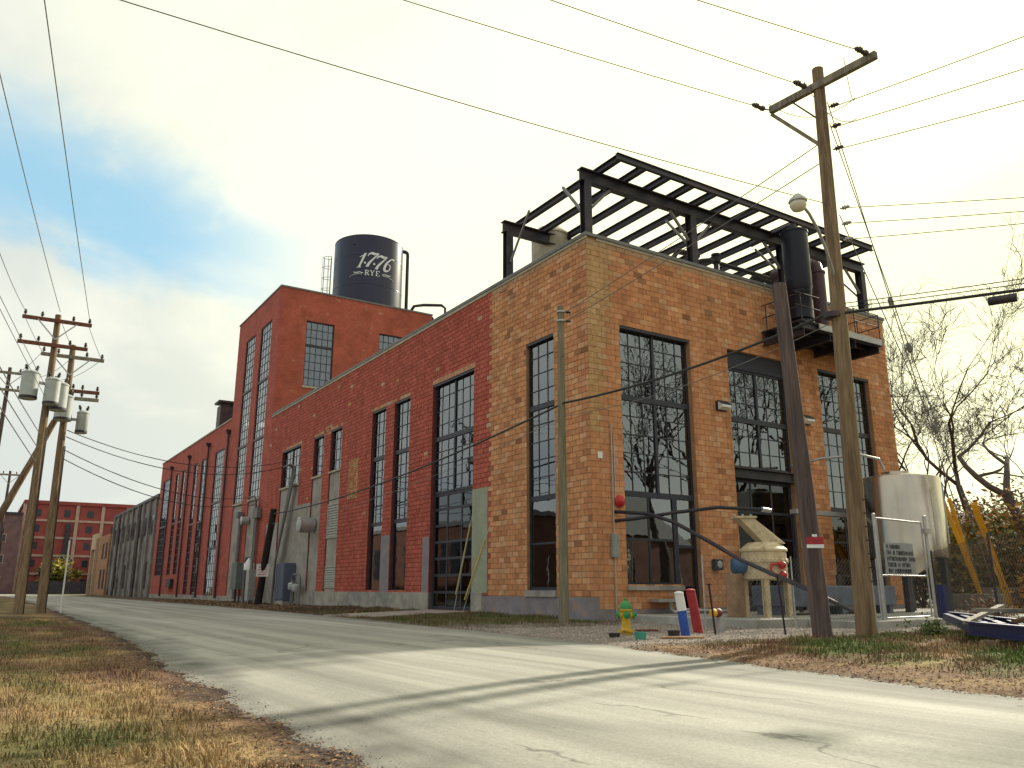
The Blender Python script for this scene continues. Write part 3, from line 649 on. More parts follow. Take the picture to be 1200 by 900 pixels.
window(fR, 6.9, 10.4, .24, 5.14, lin(6.9, 10.4, 3), [.24, 1.4, 2.9, 3.9, 5.14], (), (), each=True, glass=m_glassd, rec=.3, bar=.1, fr=.12, name='entrance_door')
top = [Z2-.1]+lin(Z2, Z1, 5)[1:]+lin(Z1, 10.2, 4)[1:]
window(fR, 12.45, 16.0, Z2-.1, 10.2, lin(12.45, 16.0, 6), top, (5,), (3,), each=True)
window(fR, 12.45, 16.0, .24, Z2-.1, lin(12.45, 16.0, 3), lin(.24, Z2-.1, 3), each=True, bar=.08, fr=.11, glass=m_glassd)
REST.build('window_panes', m_glass, B, kind='stuff')
# heavy lintel angles over openings
for a, b, z, FF in [(12.45, 16.0, 10.2, fR), (1.43, 4.87, 10.2, fR)]+[(o[0], o[1], o[3], fL) for o in OL]:
    mb = MB(); fbox(mb, FF, a, b, z-.1, z, -.02, -.11 if FF is fL else -.19); mb.build('lintel', m_frame, B)
# downpipes with hopper heads
for u, z1 in ((49.25, 14.2), (56.4, 14.1), (64.5, 14.05), (73.3, 14.0)):
    mb = MB(); mb.tube([fL(u, .3, .14), fL(u, z1-.3, .14)], .085, 8); mb.build('downpipe', m_steel, B)
    mb = MB(); mb.add([fL(u-.1,z1-.35,.05),fL(u+.1,z1-.35,.05),fL(u+.1,z1-.35,.25),fL(u-.1,z1-.35,.25),fL(u-.24,z1,.02),fL(u+.24,z1,.02),fL(u+.24,z1,.4),fL(u-.24,z1,.4)], [(0,1,2,3),(4,7,6,5),(0,4,5,1),(1,5,6,2),(2,6,7,3),(3,7,4,0)]); mb.build('hopper_head', m_steel, B)
# stucco band and pipes on the blind bays, exhaust hood, chimney of the far wing
mb = MB(); mb.lathe([(.42,0),(.42,.25),(.46,.27),(.46,.9),(.40,.92)], fL(26.9, 4.75, .02), 18, (-1,0,0)); mb.build('exhaust_fan', m_galv, B, smooth=True)
mb = MB(); mb.lathe([(.3,0),(.3,.5),(.33,.52),(.05,.62)], fL(41.4, 6.0, .02), 14, (-1,0,0)); mb.build('vent_hood', m_galv, B, smooth=True)
mb = MB(); mb.box((1.2,59,14.7),(2.7,60.4,18.4)); mb.build('chimney', m_steel, B)
mb = MB(); mb.box((.95,58.75,18.65),(2.95,60.65,18.85)); mb.box((1.3,59.1,18.4),(1.5,59.3,18.65)); mb.box((2.4,60.1,18.4),(2.6,60.3,18.65)); mb.build('chimney_cap', m_steel, B)
mb = MB(); mb.tube([fL(43.2,.3,.2), fL(42.9,6.4,.2)], .14, 8); mb.box(fL(42.6,6.3,.1), fL(43.3,6.75,.5)); mb.build('flue_pipe', mat('flue_grey', (.16,.15,.17), .6), B)
mb = MB(); fbox(mb, fL, 67.2, 69.6, 1.2, 2.0, .35, 0); mb.build('wall_unit', m_steel, B)
# ------------------------------------------------------------------ roof structures
F = thing('roof_steel_frame', 'black steel beam pergola frame on the roof of the orange brick corner', 'steel frame', (8, 2.5, 13.42))
def column(x, y, z0, z1): mb = MB(); mb.ibeam((x, y, z0), (x, y, z1), .3, .34, .035); mb.box((x-.24, y-.24, z0), (x+.24, y+.24, z0+.03)); mb.build('column', m_steel, F)
for x in (.22, 5.55, 11.0, 16.6):
    column(x, .22, 13.42, 15.55); column(x, 5.5, 12.9, 15.55)
for y in (.22, 5.5): mb = MB(); mb.ibeam((-.05, y, 15.8), (16.9, y, 15.8), .3, .5, .045); mb.build('beam', m_steel, F)
xs = [.85+i*1.23 for i in range(13)]
for x in xs: mb = MB(); mb.ibeam((x, -.95, 16.17), (x, 5.75, 16.17), .19, .26, .03); mb.build('purlin', m_steel, F)
mb = MB(); mb.ibeam((.7, -1.02, 16.17), (15.85, -1.02, 16.17), .14, .26, .03); mb.build('edge_rail', m_steel, F)
m_brace = mat('brace_grey', (.20, .19, .18), .6, .2)
for x in (.22, 5.55, 11.0, 16.6):
    for sx in (-1, 1):
        if x+sx*1.1 < 0 or x+sx*1.1 > 17: continue
        mb = MB(); mb.bar((x+sx*.17, .22, 14.5), (x+sx*1.15, .22, 15.55), .09, .09); mb.build('brace', m_brace, F)
    mb = MB(); mb.bar((x, .4, 14.4), (x, 1.6, 15.95), .09, .09); mb.build('brace', m_brace, F)
    mb = MB(); mb.bar((x, 5.3, 14.2), (x, 3.9, 15.95), .07, .07); mb.build('brace', m_brace, F)
for x in (13.8,): mb = MB(); mb.ibeam((x, .4, 15.75), (x, 5.3, 15.75), .16, .3, .03); mb.build('beam', m_steel, F)
for x, y, r_ in ((7.2, 2.9, .13), (12.4, 3.2, .16), (13.4, 2.2, .12), (14.6, 3.6, .2)):
    mb = MB(); mb.tube([(x, y, 12.9), (x, y, 15.2), (x+.1, y-.15, 15.4), (x+1.3, y-.2, 15.45)], r_, 10); mb.build('pipe', m_steel, F, smooth=True)
# pipework hung below the frame
for k, (x0, y0, z) in enumerate(((8.6, 2.6, 15.2), (9.6, 3.4, 14.9))):
    mb = MB(); mb.tube([(x0, 5.4, z), (x0, y0, z), (x0+.2, y0-.2, z), (14.5, y0-.2, z)], .11, 8); mb.build('pipe', m_steel, F, smooth=True)
mb = MB(); mb.tube([(8.4, 1.6, 13.1), (8.4, 1.6, 15.0)], .12, 8); mb.lathe([(.2,0),(.2,.08),(.12,.1),(.12,.3),(.2,.32),(.2,.4)], (8.4, 1.6, 14.7), 12); mb.build('valve_riser', m_steel, F, smooth=True)
RT = at_z(645, 275, 16.4); RT.z = 12.9; RTH = 3.3
T = thing('rusty_roof_tank', 'weathered beige cylindrical tank on the roof behind the steel frame', 'tank', RT)
mb = MB(); mb.lathe([(.85,0),(.85,RTH),(.9,RTH+.02),(.9,RTH+.1),(.6,RTH+.4),(.2,RTH+.5)], RT, 28); mb.build('shell', mat('rusty_beige', (.42,.38,.28), .7, .25, 1.5, col2=(.22,.12,.06), c2scale=1.2, c2lo=.55, c2hi=.66), T, smooth=True)
mb = MB(); mb.tube([(RT.x,RT.y,12.9+RTH+.48),(RT.x,RT.y,12.9+RTH+.6)], .12, 10); mb.build('vent', m_galv, T)
# the lettered tank on the tower
TC = Vector((8.55, 41.2, 23.0)); TR = 2.95; TH = at_y(430, 274, 38.5).z-23.0
T = thing('rooftop_water_tank', 'navy steel cylinder tank lettered 1776 RYE on the tower roof', 'tank', TC)
mb = MB(); mb.lathe([(TR,0),(TR,TH),(TR-.1,TH+.06),(TR*.4,TH+.35),(.05,TH+.4)], TC, 64); mb.build('shell', m_tankb, T, smooth=True)
for z in (.05, 2.6, 5.2, TH-.05):
    mb = MB(); mb.lathe([(TR+.004,0),(TR+.012,.01),(TR+.012,.05),(TR+.004,.06)], TC+Vector((0,0,z-.03)), 64); mb.build('weld_band', m_tankb, T, smooth=True)
a0 = math.atan2(CAM.y-TC.y, CAM.x-TC.x)+R(3)
def onshell(u, z, d=.02):           # u metres to the right along the shell as read from outside
    a = a0+u/TR; return (TC.x+(TR+d)*math.cos(a), TC.y+(TR+d)*math.sin(a), TC.z+z)
def stroke(mb, pts, sl=0., ox=0., oz=0., sc=1.):
    """pts: (x, z, width) joined by smooth band, sheared by sl, laid on the shell"""
    P = []
    for (x0, z0, w0), (x1, z1, w1) in zip(pts, pts[1:]):
        for k in range(4): t = k/4; P.append((x0+(x1-x0)*t, z0+(z1-z0)*t, w0+(w1-w0)*t))
    P.append(pts[-1]); vs = []
    for i, (x, z, w) in enumerate(P):
        a, b = P[max(i-1, 0)], P[min(i+1, len(P)-1)]; tx, tz = b[0]-a[0], b[1]-a[1]; l = math.hypot(tx, tz) or 1; nx, nz = -tz/l*w/2, tx/l*w/2
        for s, d in ((1, .02), (-1, .02), (1, .004), (-1, .004)):
            X, Zz = x+s*nx, z+s*nz; vs.append(onshell(ox+(X+Zz*sl)*sc, oz+Zz*sc, d))
    n = len(P); fs = []
    for i in range(n-1):
        k = i*4; fs += [(k, k+1, k+5, k+4), (k, k+4, k+6, k+2), (k+1, k+3, k+7, k+5)]
    fs += [(0,2,3,1), (4*n-4, 4*n-3, 4*n-1, 4*n-2)]; mb.add(vs, fs)
def arc(cx, cz, rx, rz, a0, a1, w0, w1, n=14): return [(cx+rx*math.cos(R(a0+(a1-a0)*i/n)), cz+rz*math.sin(R(a0+(a1-a0)*i/n)), w0+(w1-w0)*(.5-.5*math.cos(math.pi*i/n))) for i in range(n+1)]
m_let = mat('lettering_white', (.72,.72,.70), .6, .08)
def digit(ch, ox, oz, sc):
    mb = MB(); s = .42
    if ch == '1': stroke(mb, [(.1,0,.13),(.1,1,.15)], s, ox, oz, sc); stroke(mb, [(-.16,.72,.04),(.0,.82,.07),(.1,.97,.1)], s, ox, oz, sc); stroke(mb, [(-.04,.02,.05),(.24,.02,.05)], s, ox, oz, sc)
    if ch == '7': stroke(mb, [(-.18,.74,.05),(-.15,.9,.10),(-.02,.97,.16),(.2,.91,.16),(.44,.98,.07)], s, ox, oz, sc); stroke(mb, [(.44,.97,.08),(.24,.55,.13),(.12,.25,.17),(.1,.0,.2)], s, ox, oz, sc)
    if ch == '6': stroke(mb, [(.46,.93,.12),(.36,1.0,.07),(.18,.92,.10),(.02,.62,.15),(-.02,.35,.17)]+arc(.2,.28,.2,.27,165,395,.16,.08)+[(.3,.52,.06),(.12,.52,.05)], s, ox, oz, sc)
    mb.build('digit', m_let, T)
for ch, ox, oz in (('1', -1.1, 4.0), ('7', -.42, 4.08), ('7', .34, 3.92), ('6', 1.08, 3.9)): digit(ch, ox, oz, 1.28)
for ox, oz in ((-.46, 4.42), (.3, 4.36)): mb = MB(); stroke(mb, arc(0,0,.06,.06,0,360,.07,.07,8), 0, ox, oz, 1); mb.build('dot', m_let, T)
def letter(ch, ox, oz, sc):
    mb = MB(); L_ = lambda p: stroke(mb, p, 0, ox, oz, sc)
    if ch == 'R': L_([(.1,0,.16),(.1,1,.16)]); L_([(.1,.95,.1)]+arc(.34,.74,.26,.21,90,-90,.1,.1)+[(.1,.52,.1)]); L_([(.3,.5,.12),(.68,.02,.18)]); L_([(-.06,.03,.07),(.28,.03,.07)]); L_([(-.06,.97,.07),(.2,.97,.07)])
    if ch == 'Y': L_([(.06,.98,.16),(.36,.48,.15)]); L_([(.68,.98,.09),(.36,.48,.12)]); L_([(.36,.5,.16),(.36,0,.16)]); L_([(.18,.03,.07),(.54,.03,.07)]); L_([(-.06,.97,.07),(.22,.97,.07)]); L_([(.54,.97,.07),(.8,.97,.07)])
    if ch == 'E': L_([(.1,0,.16),(.1,1,.16)]); L_([(-.04,.96,.09),(.62,.96,.09),(.62,.78,.06)]); L_([(.1,.52,.09),(.44,.52,.09)]); L_([(-.04,.04,.09),(.64,.04,.09),(.64,.24,.06)])
    mb.build('letter', m_let, T)
for ch, ox in (('R', -.42), ('Y', 0.0), ('E', .48)): letter(ch, ox, 3.32, .46)
for s, x0 in ((-1, -.58), (1, 1.02)):
    mb = MB(); stroke(mb, [(x0,3.5,.07),(x0+s*.3,3.6,.06),(x0+s*.6,3.55,.08),(x0+s*.85,3.62,.04)], 0, 0, 0, 1); stroke(mb, [(x0+s*.1,3.4,.03),(x0+s*.5,3.46,.04),(x0+s*.95,3.36,.025),(x0+s*1.15,3.22,.025)], 0, 0, 0, 1); mb.build('flourish', m_let, T)
# ladder with safety cage
ldir = Vector((math.cos(a0-R(96)), math.sin(a0-R(96)), 0)); lt = Vector((-ldir.y, ldir.x, 0)); lp = TC+ldir*(TR+.25)
Lg = MB()
for s in (-1, 1): Lg.tube([lp+lt*s*.22, lp+lt*s*.22+Vector((0,0,6.0))], .03, 6)
for i in range(19): Lg.tube([lp-lt*.22+Vector((0,0,.3+i*.3)), lp+lt*.22+Vector((0,0,.3+i*.3))], .016, 5)
Lg.build('ladder', m_galv, T)
Lg = MB(); hoop = [lp+lt*.3*math.cos(R(k*18))*1.15+ldir*(.72*math.sin(R(k*18))) for k in range(11)]
for z in (2.0, 3.0, 4.0, 5.0, 5.9): Lg.tube([p+Vector((0,0,z)) for p in hoop], .025, 5)
for k in (1, 3, 5, 7, 9): Lg.tube([hoop[k]+Vector((0,0,2.0)), hoop[k]+Vector((0,0,5.9))], .02, 5)
Lg.build('ladder_cage', m_galv, T)
vd = Vector((math.cos(a0+R(84)), math.sin(a0+R(84)), 0)); vp = TC+vd*(TR+.42)
mb = MB(); mb.tube([vp+Vector((0,0,.2)), vp+Vector((0,0,TH-.5))]+[vp+Vector((0,0,TH-.5))-vd*(.35-.35*math.cos(R(k*22.5)))+Vector((0,0,.35*math.sin(R(k*22.5)))) for k in range(1, 9)], .16, 10); mb.build('overflow_pipe', m_steel, T, smooth=True)
mb = MB(); mb.tube([vp+vd*.1+Vector((0,0,.4)), vp+vd*.1+Vector((0,0,6))], .05, 6); mb.build('overflow_pipe', m_galv, T)
q = TC+Vector((math.cos(a0-R(28))*TR, math.sin(a0-R(28))*TR, TH-.9)); mb = MB(); mb.box(q-Vector((.08,.08,0)), q+Vector((.08,.08,.85))); mb.build('lifting_lug', m_tankb, T)
P = thing('roof_pipework', 'black steel vent pipes running along the tower roof beside the tank', 'pipes', (12.0, 38.6, 23.0))
for pts in ([(11.4,39.4,23.5),(11.7,38.4,24.4),(12.5,38.2,24.6),(14.2,38.2,24.9),(14.6,38.2,24.7),(14.6,38.2,13.0)], [(12.2,38.9,23.4),(12.2,38.9,23.9),(13.3,38.6,23.95),(13.6,38.6,23.7),(13.6,38.6,13.0)]):
    mb = MB(); mb.tube(pts, .13, 10); mb.build('pipe', m_steel, P, smooth=True)
# steel balcony with the scrubber column
K = thing('steel_balcony', 'black steel service balcony hung high on the orange brick wall', 'balcony', (11.5, -1, 11.0))
m_alu = mat('edge_plate', (.42,.42,.40), .5, .1, metal=.3)
mb = MB(); mb.box((9.0,-2.0,11.2),(14.1,-.03,11.25)); mb.build('deck', m_steel, K)
for y in (-.18, -.75, -1.35, -1.9): mb = MB(); mb.ibeam((9.0, y, 11.06), (14.1, y, 11.06), .16, .27, .025); mb.build('joist', m_steel, K)
for x in (9.1, 10.7, 12.3, 13.9):
    mb = MB(); mb.ibeam((x, -2.0, 10.78), (x, -.01, 10.78), .18, .28, .025); mb.build('bracket', m_steel, K)
mb = MB(); mb.box((10.0,-2.06,10.97),(14.12,-2.01,11.22)); mb.build('edge_plate', m_alu, K)
mb = MB(); mb.box((14.11,-2.06,10.97),(14.15,-.03,11.22)); mb.build('edge_plate', m_steel, K)
for x, y in ((9.02,-2.0),(9.02,-.3),(14.08,-2.0),(14.08,-1.0),(14.08,-.2),(12.4,-2.0)):
    mb = MB(); mb.tube([(x,y,11.25),(x,y,12.35)], .025, 6); mb.build('rail_post', m_steel, K)
for z in (11.8, 12.33):
    for a, b in (((9.02,-2,z),(9.02,-.1,z)), ((14.08,-2,z),(14.08,-.1,z)), ((12.4,-2,z),(14.08,-2,z)), ((8.7,-2,z),(10.2,-2,z))):
        mb = MB(); mb.tube([a, b], .022, 6); mb.build('handrail', m_steel, K)
S = thing('black_scrubber_column', 'tall black cylindrical vessel standing on the steel balcony', 'vessel', (10.15, -1.15, 11.25))
c = (10.15, -1.15, 11.25); m_ves = mat('vessel_black', (.011,.011,.02), .35, .2, 1, spec=.3)
mb = MB(); mb.lathe([(.38,0),(.38,.35),(.46,.4),(.46,1.45),(.50,1.5),(.50,1.56),(.47,1.58),(.53,1.75),(.53,4.15),(.56,4.16),(.56,4.24),(.45,4.3),(.1,4.36)], c, 32); mb.build('shell', m_ves, S, smooth=True)
mb = MB(); mb.tube([(c[0],c[1],15.55),(c[0],c[1],15.8),(c[0]+.15,c[1]+.3,15.95),(c[0]+.3,c[1]+2.5,15.95)], .12, 8); mb.build('outlet_pipe', m_steel, S, smooth=True)
mb = MB(); mb.tube([(c[0]+.6,c[1]-.1,11.3),(c[0]+.6,c[1]-.1,12.6)], .055, 8); mb.build('sight_pipe', m_white, S)
S = thing('maroon_riser_pipe', 'wide maroon duct rising from the balcony beside the black vessel', 'duct', (12.0, -.75, 11.25))
mb = MB(); mb.lathe([(.30,0),(.30,2.9),(.34,2.92),(.34,3.0),(.30,3.02)], (12.0,-.75,11.25), 20); mb.build('duct', mat('maroon_paint', (.07,.03,.035), .5), S, smooth=True)
mb = MB(); mb.tube([(12.0,-.75,14.2),(12.0,-.7,14.5),(12.0,-.4,14.75),(12.0,1.5,14.8)], .28, 14); mb.build('elbow', MATS['maroon_paint'], S, smooth=True)
# ------------------------------------------------------------------ wall fittings on the gable front
for x, w in ((6.33, 'between the first and second tall windows'), (11.27, 'left of the tall window under the balcony')):
    l = thing('wall_light', 'black wall pack lamp with white lens '+w, 'wall light', (x, -.2, 7.6), 'wall pack lamps on the orange brick')
    mb = MB(); mb.box((x-.26,-.12,7.62),(x+.26,0,7.98)); mb.build('housing', m_frame, l)
    mb = MB(); mb.poly([(x-.26,-.12,7.98),(x+.26,-.12,7.98),(x+.26,-.34,7.82),(x-.26,-.34,7.82)], (0,0,.03), 1); mb.build('hood', m_frame, l)
    mb = MB(); mb.add([(x-.24,-.121,7.64),(x+.24,-.121,7.64),(x+.24,-.33,7.72),(x-.24,-.33,7.72),(x-.24,-.121,7.96),(x+.24,-.121,7.96),(x+.24,-.33,7.81),(x-.24,-.33,7.81)], [(0,1,2,3),(4,7,6,5),(0,4,5,1),(1,5,6,2),(2,6,7,3),(3,7,4,0)]); mb.build('lens', m_white, l)
l = thing('alarm_bell', 'round red alarm bell on the brick beside the tall window', 'bell', (1.14, -.1, 3.7))
m_bell = mat('red_enamel', (.5,.02,.02), .35, .1)
mb = MB(); mb.lathe([(.09,0),(.09,.06),(.2,.07),(.21,.1),(.17,.15),(.08,.19),(.01,.2)], (1.12,-.0,3.9), 22, (0,-1,0)); mb.build('gong', m_bell, l, smooth=True)
mb = MB(); mb.tube([(.98,-.03,3.9),(.98,-.03,6.2)], .02, 6); mb.build('conduit', m_galv, l)
l = thing('junction_box', 'tall grey junction box with conduit on the orange pier', 'junction box', (.86, -.1, 2.1))
mb = MB(); mb.box((.72,-.13,2.05),(1.0,-.01,2.8)); mb.build('cabinet', mat('box_grey', (.25,.28,.26), .6), l, bevel=.01)
mb = MB(); mb.tube([(.86,-.05,2.8),(.86,-.05,6.5)], .022, 6); mb.build('conduit', m_galv, l)
mb = MB(); mb.tube([(.86,-.05,.1),(.86,-.05,2.05)], .022, 6); mb.build('conduit', m_galv, l)
l = thing('wall_speaker', 'black square speaker box on the brick pier beside the machine', 'speaker', (5.55, -.15, 1.7))
mb = MB(); mb.box((5.35,-.22,1.7),(5.75,-.01,2.08)); mb.build('housing', m_frame, l, bevel=.03)
mb = MB(); mb.lathe([(.13,0),(.13,.02),(.1,.03)], (5.55,-.22,1.89), 16, (0,-1,0)); mb.build('grille', m_galv, l)
l = thing('electrical_panel', 'grey metal electrical panel on the brick pier below the speaker box', 'panel', (6.45, -.1, 1.0))
mb = MB(); mb.box((6.15,-.14,1.0),(6.7,-.01,1.6)); mb.build('cabinet', MATS['box_grey'], l, bevel=.01)
mb = MB(); mb.tube([(6.4,-.07,.3),(6.4,-.07,1.0)], .03, 6); mb.build('conduit', m_galv, l)
l = thing('vent_outlet', 'small white outlet plate on the orange corner pier', 'wall plate', (.37, -.02, 5.3)); mb = MB(); mb.box((.28,-.03,5.3),(.48,-.01,5.52)); mb.build('plate', m_white, l)
l = thing('wall_shelf_pipe', 'grey metal trough with curved pipes below the window sill', 'pipe fitting', (2.8, -.3, 0.4))
mb = MB(); mb.box((2.3,-.5,.62),(3.3,-.02,.72)); mb.build('trough', m_galv, l)
mb = MB(); mb.tube([(3.0,-.3,.62),(3.0,-.3,.4),(3.1,-.35,.3),(3.6,-.6,.27),(5.5,-.7,.27)], .06, 8); mb.tube([(3.2,-.3,.62),(3.2,-.3,.5),(3.3,-.4,.38),(3.8,-.7,.35),(5.2,-.85,.3)], .05, 8); mb.build('pipe', m_galv, l, smooth=True)
# two big black hoses leaving the corner pier
h = thing('vapor_pipe', 'black hose from the brick pier to the top of the cream machine', 'pipe', (1.0, -.2, 3.1))
e1 = at_y(893, 597, -4.4)
mb = MB(); mb.tube([(.98,0,3.25),(1.2,-.7,3.27),(1.7,-2.0,3.4),(2.2,-3.4,3.48),e1], .055, 10); mb.build('hose', m_steel, h, smooth=True)
mb = MB(); mb.tube([e1-Vector((.02,.02,0)), e1+Vector((.35,.0,-.02))], .075, 12); mb.build('coupling', m_galv, h)
h = thing('drain_hose', 'thick black hose sloping from the brick pier to the ground past the stub pole', 'hose', (1.0, -.2, 3.4))
pts = [(.98,0,3.55)]+[at_y(x, y, Y) for x, y, Y in ((760,602,-1.2),(790,612,-2.2),(830,634,-3.6),(870,657,-5),(945,690,-7.2))]+[at_z(1003,718,.35)]
mb = MB(); mb.tube(pts, .06, 10); mb.build('hose', m_steel, h, smooth=True)
# ------------------------------------------------------------------ cream hammer mill on legs
G = thing('cream_grain_machine', 'cream painted mill with angled chute and round drum standing on four legs', 'machine', (3.2, -4.2, .24))
m_cream = mat('cream_paint', (.58,.47,.29), .6, .16, 5, col2=(.34,.22,.12), c2scale=4, c2lo=.6, c2hi=.7, streak=.1)
gc = Vector((3.2, -4.2, 0))
for sx, sy in ((-1,-1),(1,-1),(1,1),(-1,1)): mb = MB(); mb.ibeam(gc+Vector((sx*.48,sy*.4,.24)), gc+Vector((sx*.48,sy*.4,1.32)), .16, .16, .02); mb.build('leg', m_cream, G)
mb = MB(); mb.lathe([(.6,0),(.66,.04),(.66,.5),(.7,.52),(.7,.6),(.66,.62),(.66,.82),(.70,.84),(.70,.9),(.60,.98),(.45,1.1),(.2,1.13)], gc+Vector((0,0,1.3)), 28); mb.build('drum', m_cream, G, smooth=True)
for k in range(14): a = k*math.tau/14; mb = MB(); p = gc+Vector((.68*math.cos(a), .68*math.sin(a), 1.79)); mb.tube([p, p+Vector((0,0,.14))], .025, 6); mb.build('bolt', m_cream, G)
rt_ = Vector((math.sin(HEAD), -math.cos(HEAD), 0))
def chute(): 
    b = gc+Vector((0,0,2.36)); t = gc-rt_*.58+Vector((0,0,3.12)); mb = MB(); d = Vector((math.cos(HEAD), math.sin(HEAD), 0)); v = []
    for c_, w in ((b+rt_*.28, .32), (t+rt_*.06, .28)):
        for a, e in ((-1,-1),(1,-1),(1,1),(-1,1)): v.append(c_+rt_*(a*w*(1.0 if c_.z < 3 else .8))+d*(e*.3))
    mb.add(v, [(0,3,2,1),(4,5,6,7),(0,1,5,4),(1,2,6,5),(2,3,7,6),(3,0,4,7)]); mb.build('chute', m_cream, G, bevel=.015)
    mb = MB(); mb.bar(t-rt_*.3+Vector((0,0,.03)), t+rt_*.36+Vector((0,0,.03)), .7, .06); mb.build('flange', m_cream, G)
    for k in (-.25, 0, .25): mb = MB(); q = t+rt_*(k+.03)+Vector((0,0,.06)); mb.tube([q, q+Vector((0,0,.08))], .035, 8); mb.build('bolt', m_galv, G)
chute()
mb = MB(); q = gc-rt_*1.05-Vector((0,.1,0))+Vector((0,0,1.72)); mb.lathe([(.05,-.02),(.2,0),(.23,.05),(.23,.5),(.19,.56),(.08,.58)], q, 20, rt_); mb.build('motor', mat('motor_blue', (.03,.10,.2), .45, .2), G, smooth=True)
mb = MB(); q2 = gc-rt_*.92; mb.box((q2.x-.2, q2.y-.2, .24), (q2.x+.2, q2.y+.2, 1.47)); mb.build('motor_stand', mat('stand_rust', (.33,.2,.11), .7, .25), G, bevel=.02)
q = gc+rt_*.38+Vector((-.38,-.5,1.72)); 
for dz, m_ in ((0, m_bell), (-.28, m_bell)): mb = MB(); mb.lathe([(.11,0),(.12,.03),(.08,.14),(.04,.17)], q+Vector((0,0,dz)), 14, (-.5,-.8,.1)); mb.build('valve_cap', m_, G, smooth=True)
mb = MB(); mb.tube([q+Vector((-.1,.0,.05)), q+Vector((-.35,.1,.02)), q+Vector((-.4,.1,-.3))], .04, 8); mb.build('pipe', m_bell, G, smooth=True)
G = thing('blue_steel_tank', 'low blue-grey steel vessel on the concrete pad behind the cream machine', 'vessel', (5.6, -3.2, .24))
mb = MB(); mb.box((4.6,-3.9,.5),(10.2,-2.4,1.15)); mb.build('body', mat('slate_paint', (.10,.12,.16), .5, .2), G, bevel=.04)
for x in (4.8, 7.4, 10.0): mb = MB(); mb.box((x-.1,-3.8,.24),(x+.1,-2.5,.5)); mb.build('foot', MATS['slate_paint'], G)
# ------------------------------------------------------------------ hydrant, posts and pots on the gravel
H = thing('fire_hydrant', 'yellow fire hydrant with green bonnet and caps on the gravel', 'fire hydrant', (-3.91, -6.09, hR(-3.91,-6.09)))
hz = hR(-3.91,-6.09); hc = Vector((-3.91,-6.09,hz)); m_hy = mat('hydrant_yellow', (.58,.38,.03), .55, .2, 6, col2=(.22,.12,.04), c2scale=7, c2lo=.6, c2hi=.68); m_hg = mat('hydrant_green', (.035,.24,.07), .55, .2, 6, col2=(.05,.08,.04), c2scale=8, c2lo=.6, c2hi=.68)
mb = MB(); mb.lathe([(.13,-.02),(.13,.06),(.19,.07),(.19,.11),(.115,.12),(.105,.2),(.105,.5),(.13,.53),(.15,.55),(.15,.58),(.12,.59)], hc, 24); mb.build('barrel', m_hy, H, smooth=True)
mb = MB(); mb.lathe([(.15,.585),(.15,.61),(.135,.66),(.10,.72),(.06,.755),(.03,.765),(.03,.82),(.01,.83)], hc, 20); mb.build('bonnet', m_hg, H, smooth=True)
for d in (-rt_, Vector((-math.cos(HEAD), -math.sin(HEAD), 0)), rt_):
    mb = MB(); mb.lathe([(.07,.08),(.07,.15)], hc+Vector((0,0,.45)), 14, d); mb.build('nozzle', m_hy, H)
    mb = MB(); mb.lathe([(.085,.15),(.085,.2),(.03,.215),(.03,.25)], hc+Vector((0,0,.45)), 14, d); mb.build('cap', m_hg, H, smooth=True)
def post(name, label, x, y, h, r, m1, m2, lean, top=None, cut=.5):
    z = hR(x, y); p = thing(name, label, 'bollard', (x, y, z)); b = Vector((x, y, z)); t = b+Vector((lean[0], lean[1], h)); mm = b.lerp(t, cut)
    mb = MB(); mb.tube([b-Vector((0,0,.1)), mm], r, 18); mb.build('lower_pipe', m1, p, smooth=True)
    mb = MB(); mb.tube([mm+Vector((0,0,.002)), t], r*.98, 18); mb.build('upper_pipe', m2, p, smooth=True)
    mb = MB(); mb.lathe([(r*1.05,0),(r*1.02,.03),(r*.4,.06)], t, 18); mb.build('end_cap', m2, p, smooth=True)
m_blue = mat('post_blue', (.025,.08,.34), .6, .2, 6, col2=(.12,.09,.08), c2scale=6, c2lo=.62, c2hi=.68); m_red = mat('post_red', (.34,.025,.03), .6, .2, 6, col2=(.13,.04,.03), c2scale=6, c2lo=.6, c2hi=.68)
post('pipe_bollard', 'pipe bollard painted white above and blue below beside the red one', -3.1, -7.2, .92, .105, m_blue, m_white, (-.12,.05), cut=.6)
post('pipe_bollard', 'dark red pipe bollard leaning beside the white and blue one', -1.9, -6.4, .98, .115, m_red, m_red, (-.16,.05))
p = thing('hose_connection', 'yellow capped fire hose connection on a grey pipe beside the red bollard', 'hose connection', (-1.45,-6.5,0))
z = hR(-1.45,-6.5); mb = MB(); mb.tube([(-1.25,-6.5,z-.1),(-1.25,-6.5,z+.42)], .09, 12); mb.build('pipe', m_galv, p, smooth=True)
mb = MB(); mb.lathe([(.09,0),(.11,.03),(.11,.16),(.09,.2)], (-1.25,-6.5,z+.46), 16, -rt_*.8-Vector((.3,.5,0))); mb.build('body', mat('maroon_iron', (.14,.03,.04), .6), p, smooth=True)
mb = MB(); mb.lathe([(.1,.2),(.1,.27),(.05,.3)], (-1.25,-6.5,z+.46), 16, -rt_*.8-Vector((.3,.5,0))); mb.build('cap', mat('cap_yellow', (.75,.42,.02), .4), p, smooth=True)
def pot(label, x, y, r, h, m_): 
    z = hR(x, y); mb = MB(); mb.lathe([(r*.8,-.01),(r,h*.9),(r*1.05,h*.92),(r*1.05,h),(r*.9,h),(r*.75,h*.5)], (x, y, z), 18); p = thing('gravel_pot', label, 'pot', (x, y, z)); mb.build('rim', m_, p, smooth=True)
    mb = MB(); mb.lathe([(r*.8,h*.3),(r*.78,h*.45)], (x, y, z), 14); mb.build('fill', m_dark, p)
v = at_z(720,748); pot('low flat black cap on the gravel beside the hydrant', v.x, v.y, .13, .09, m_steel)
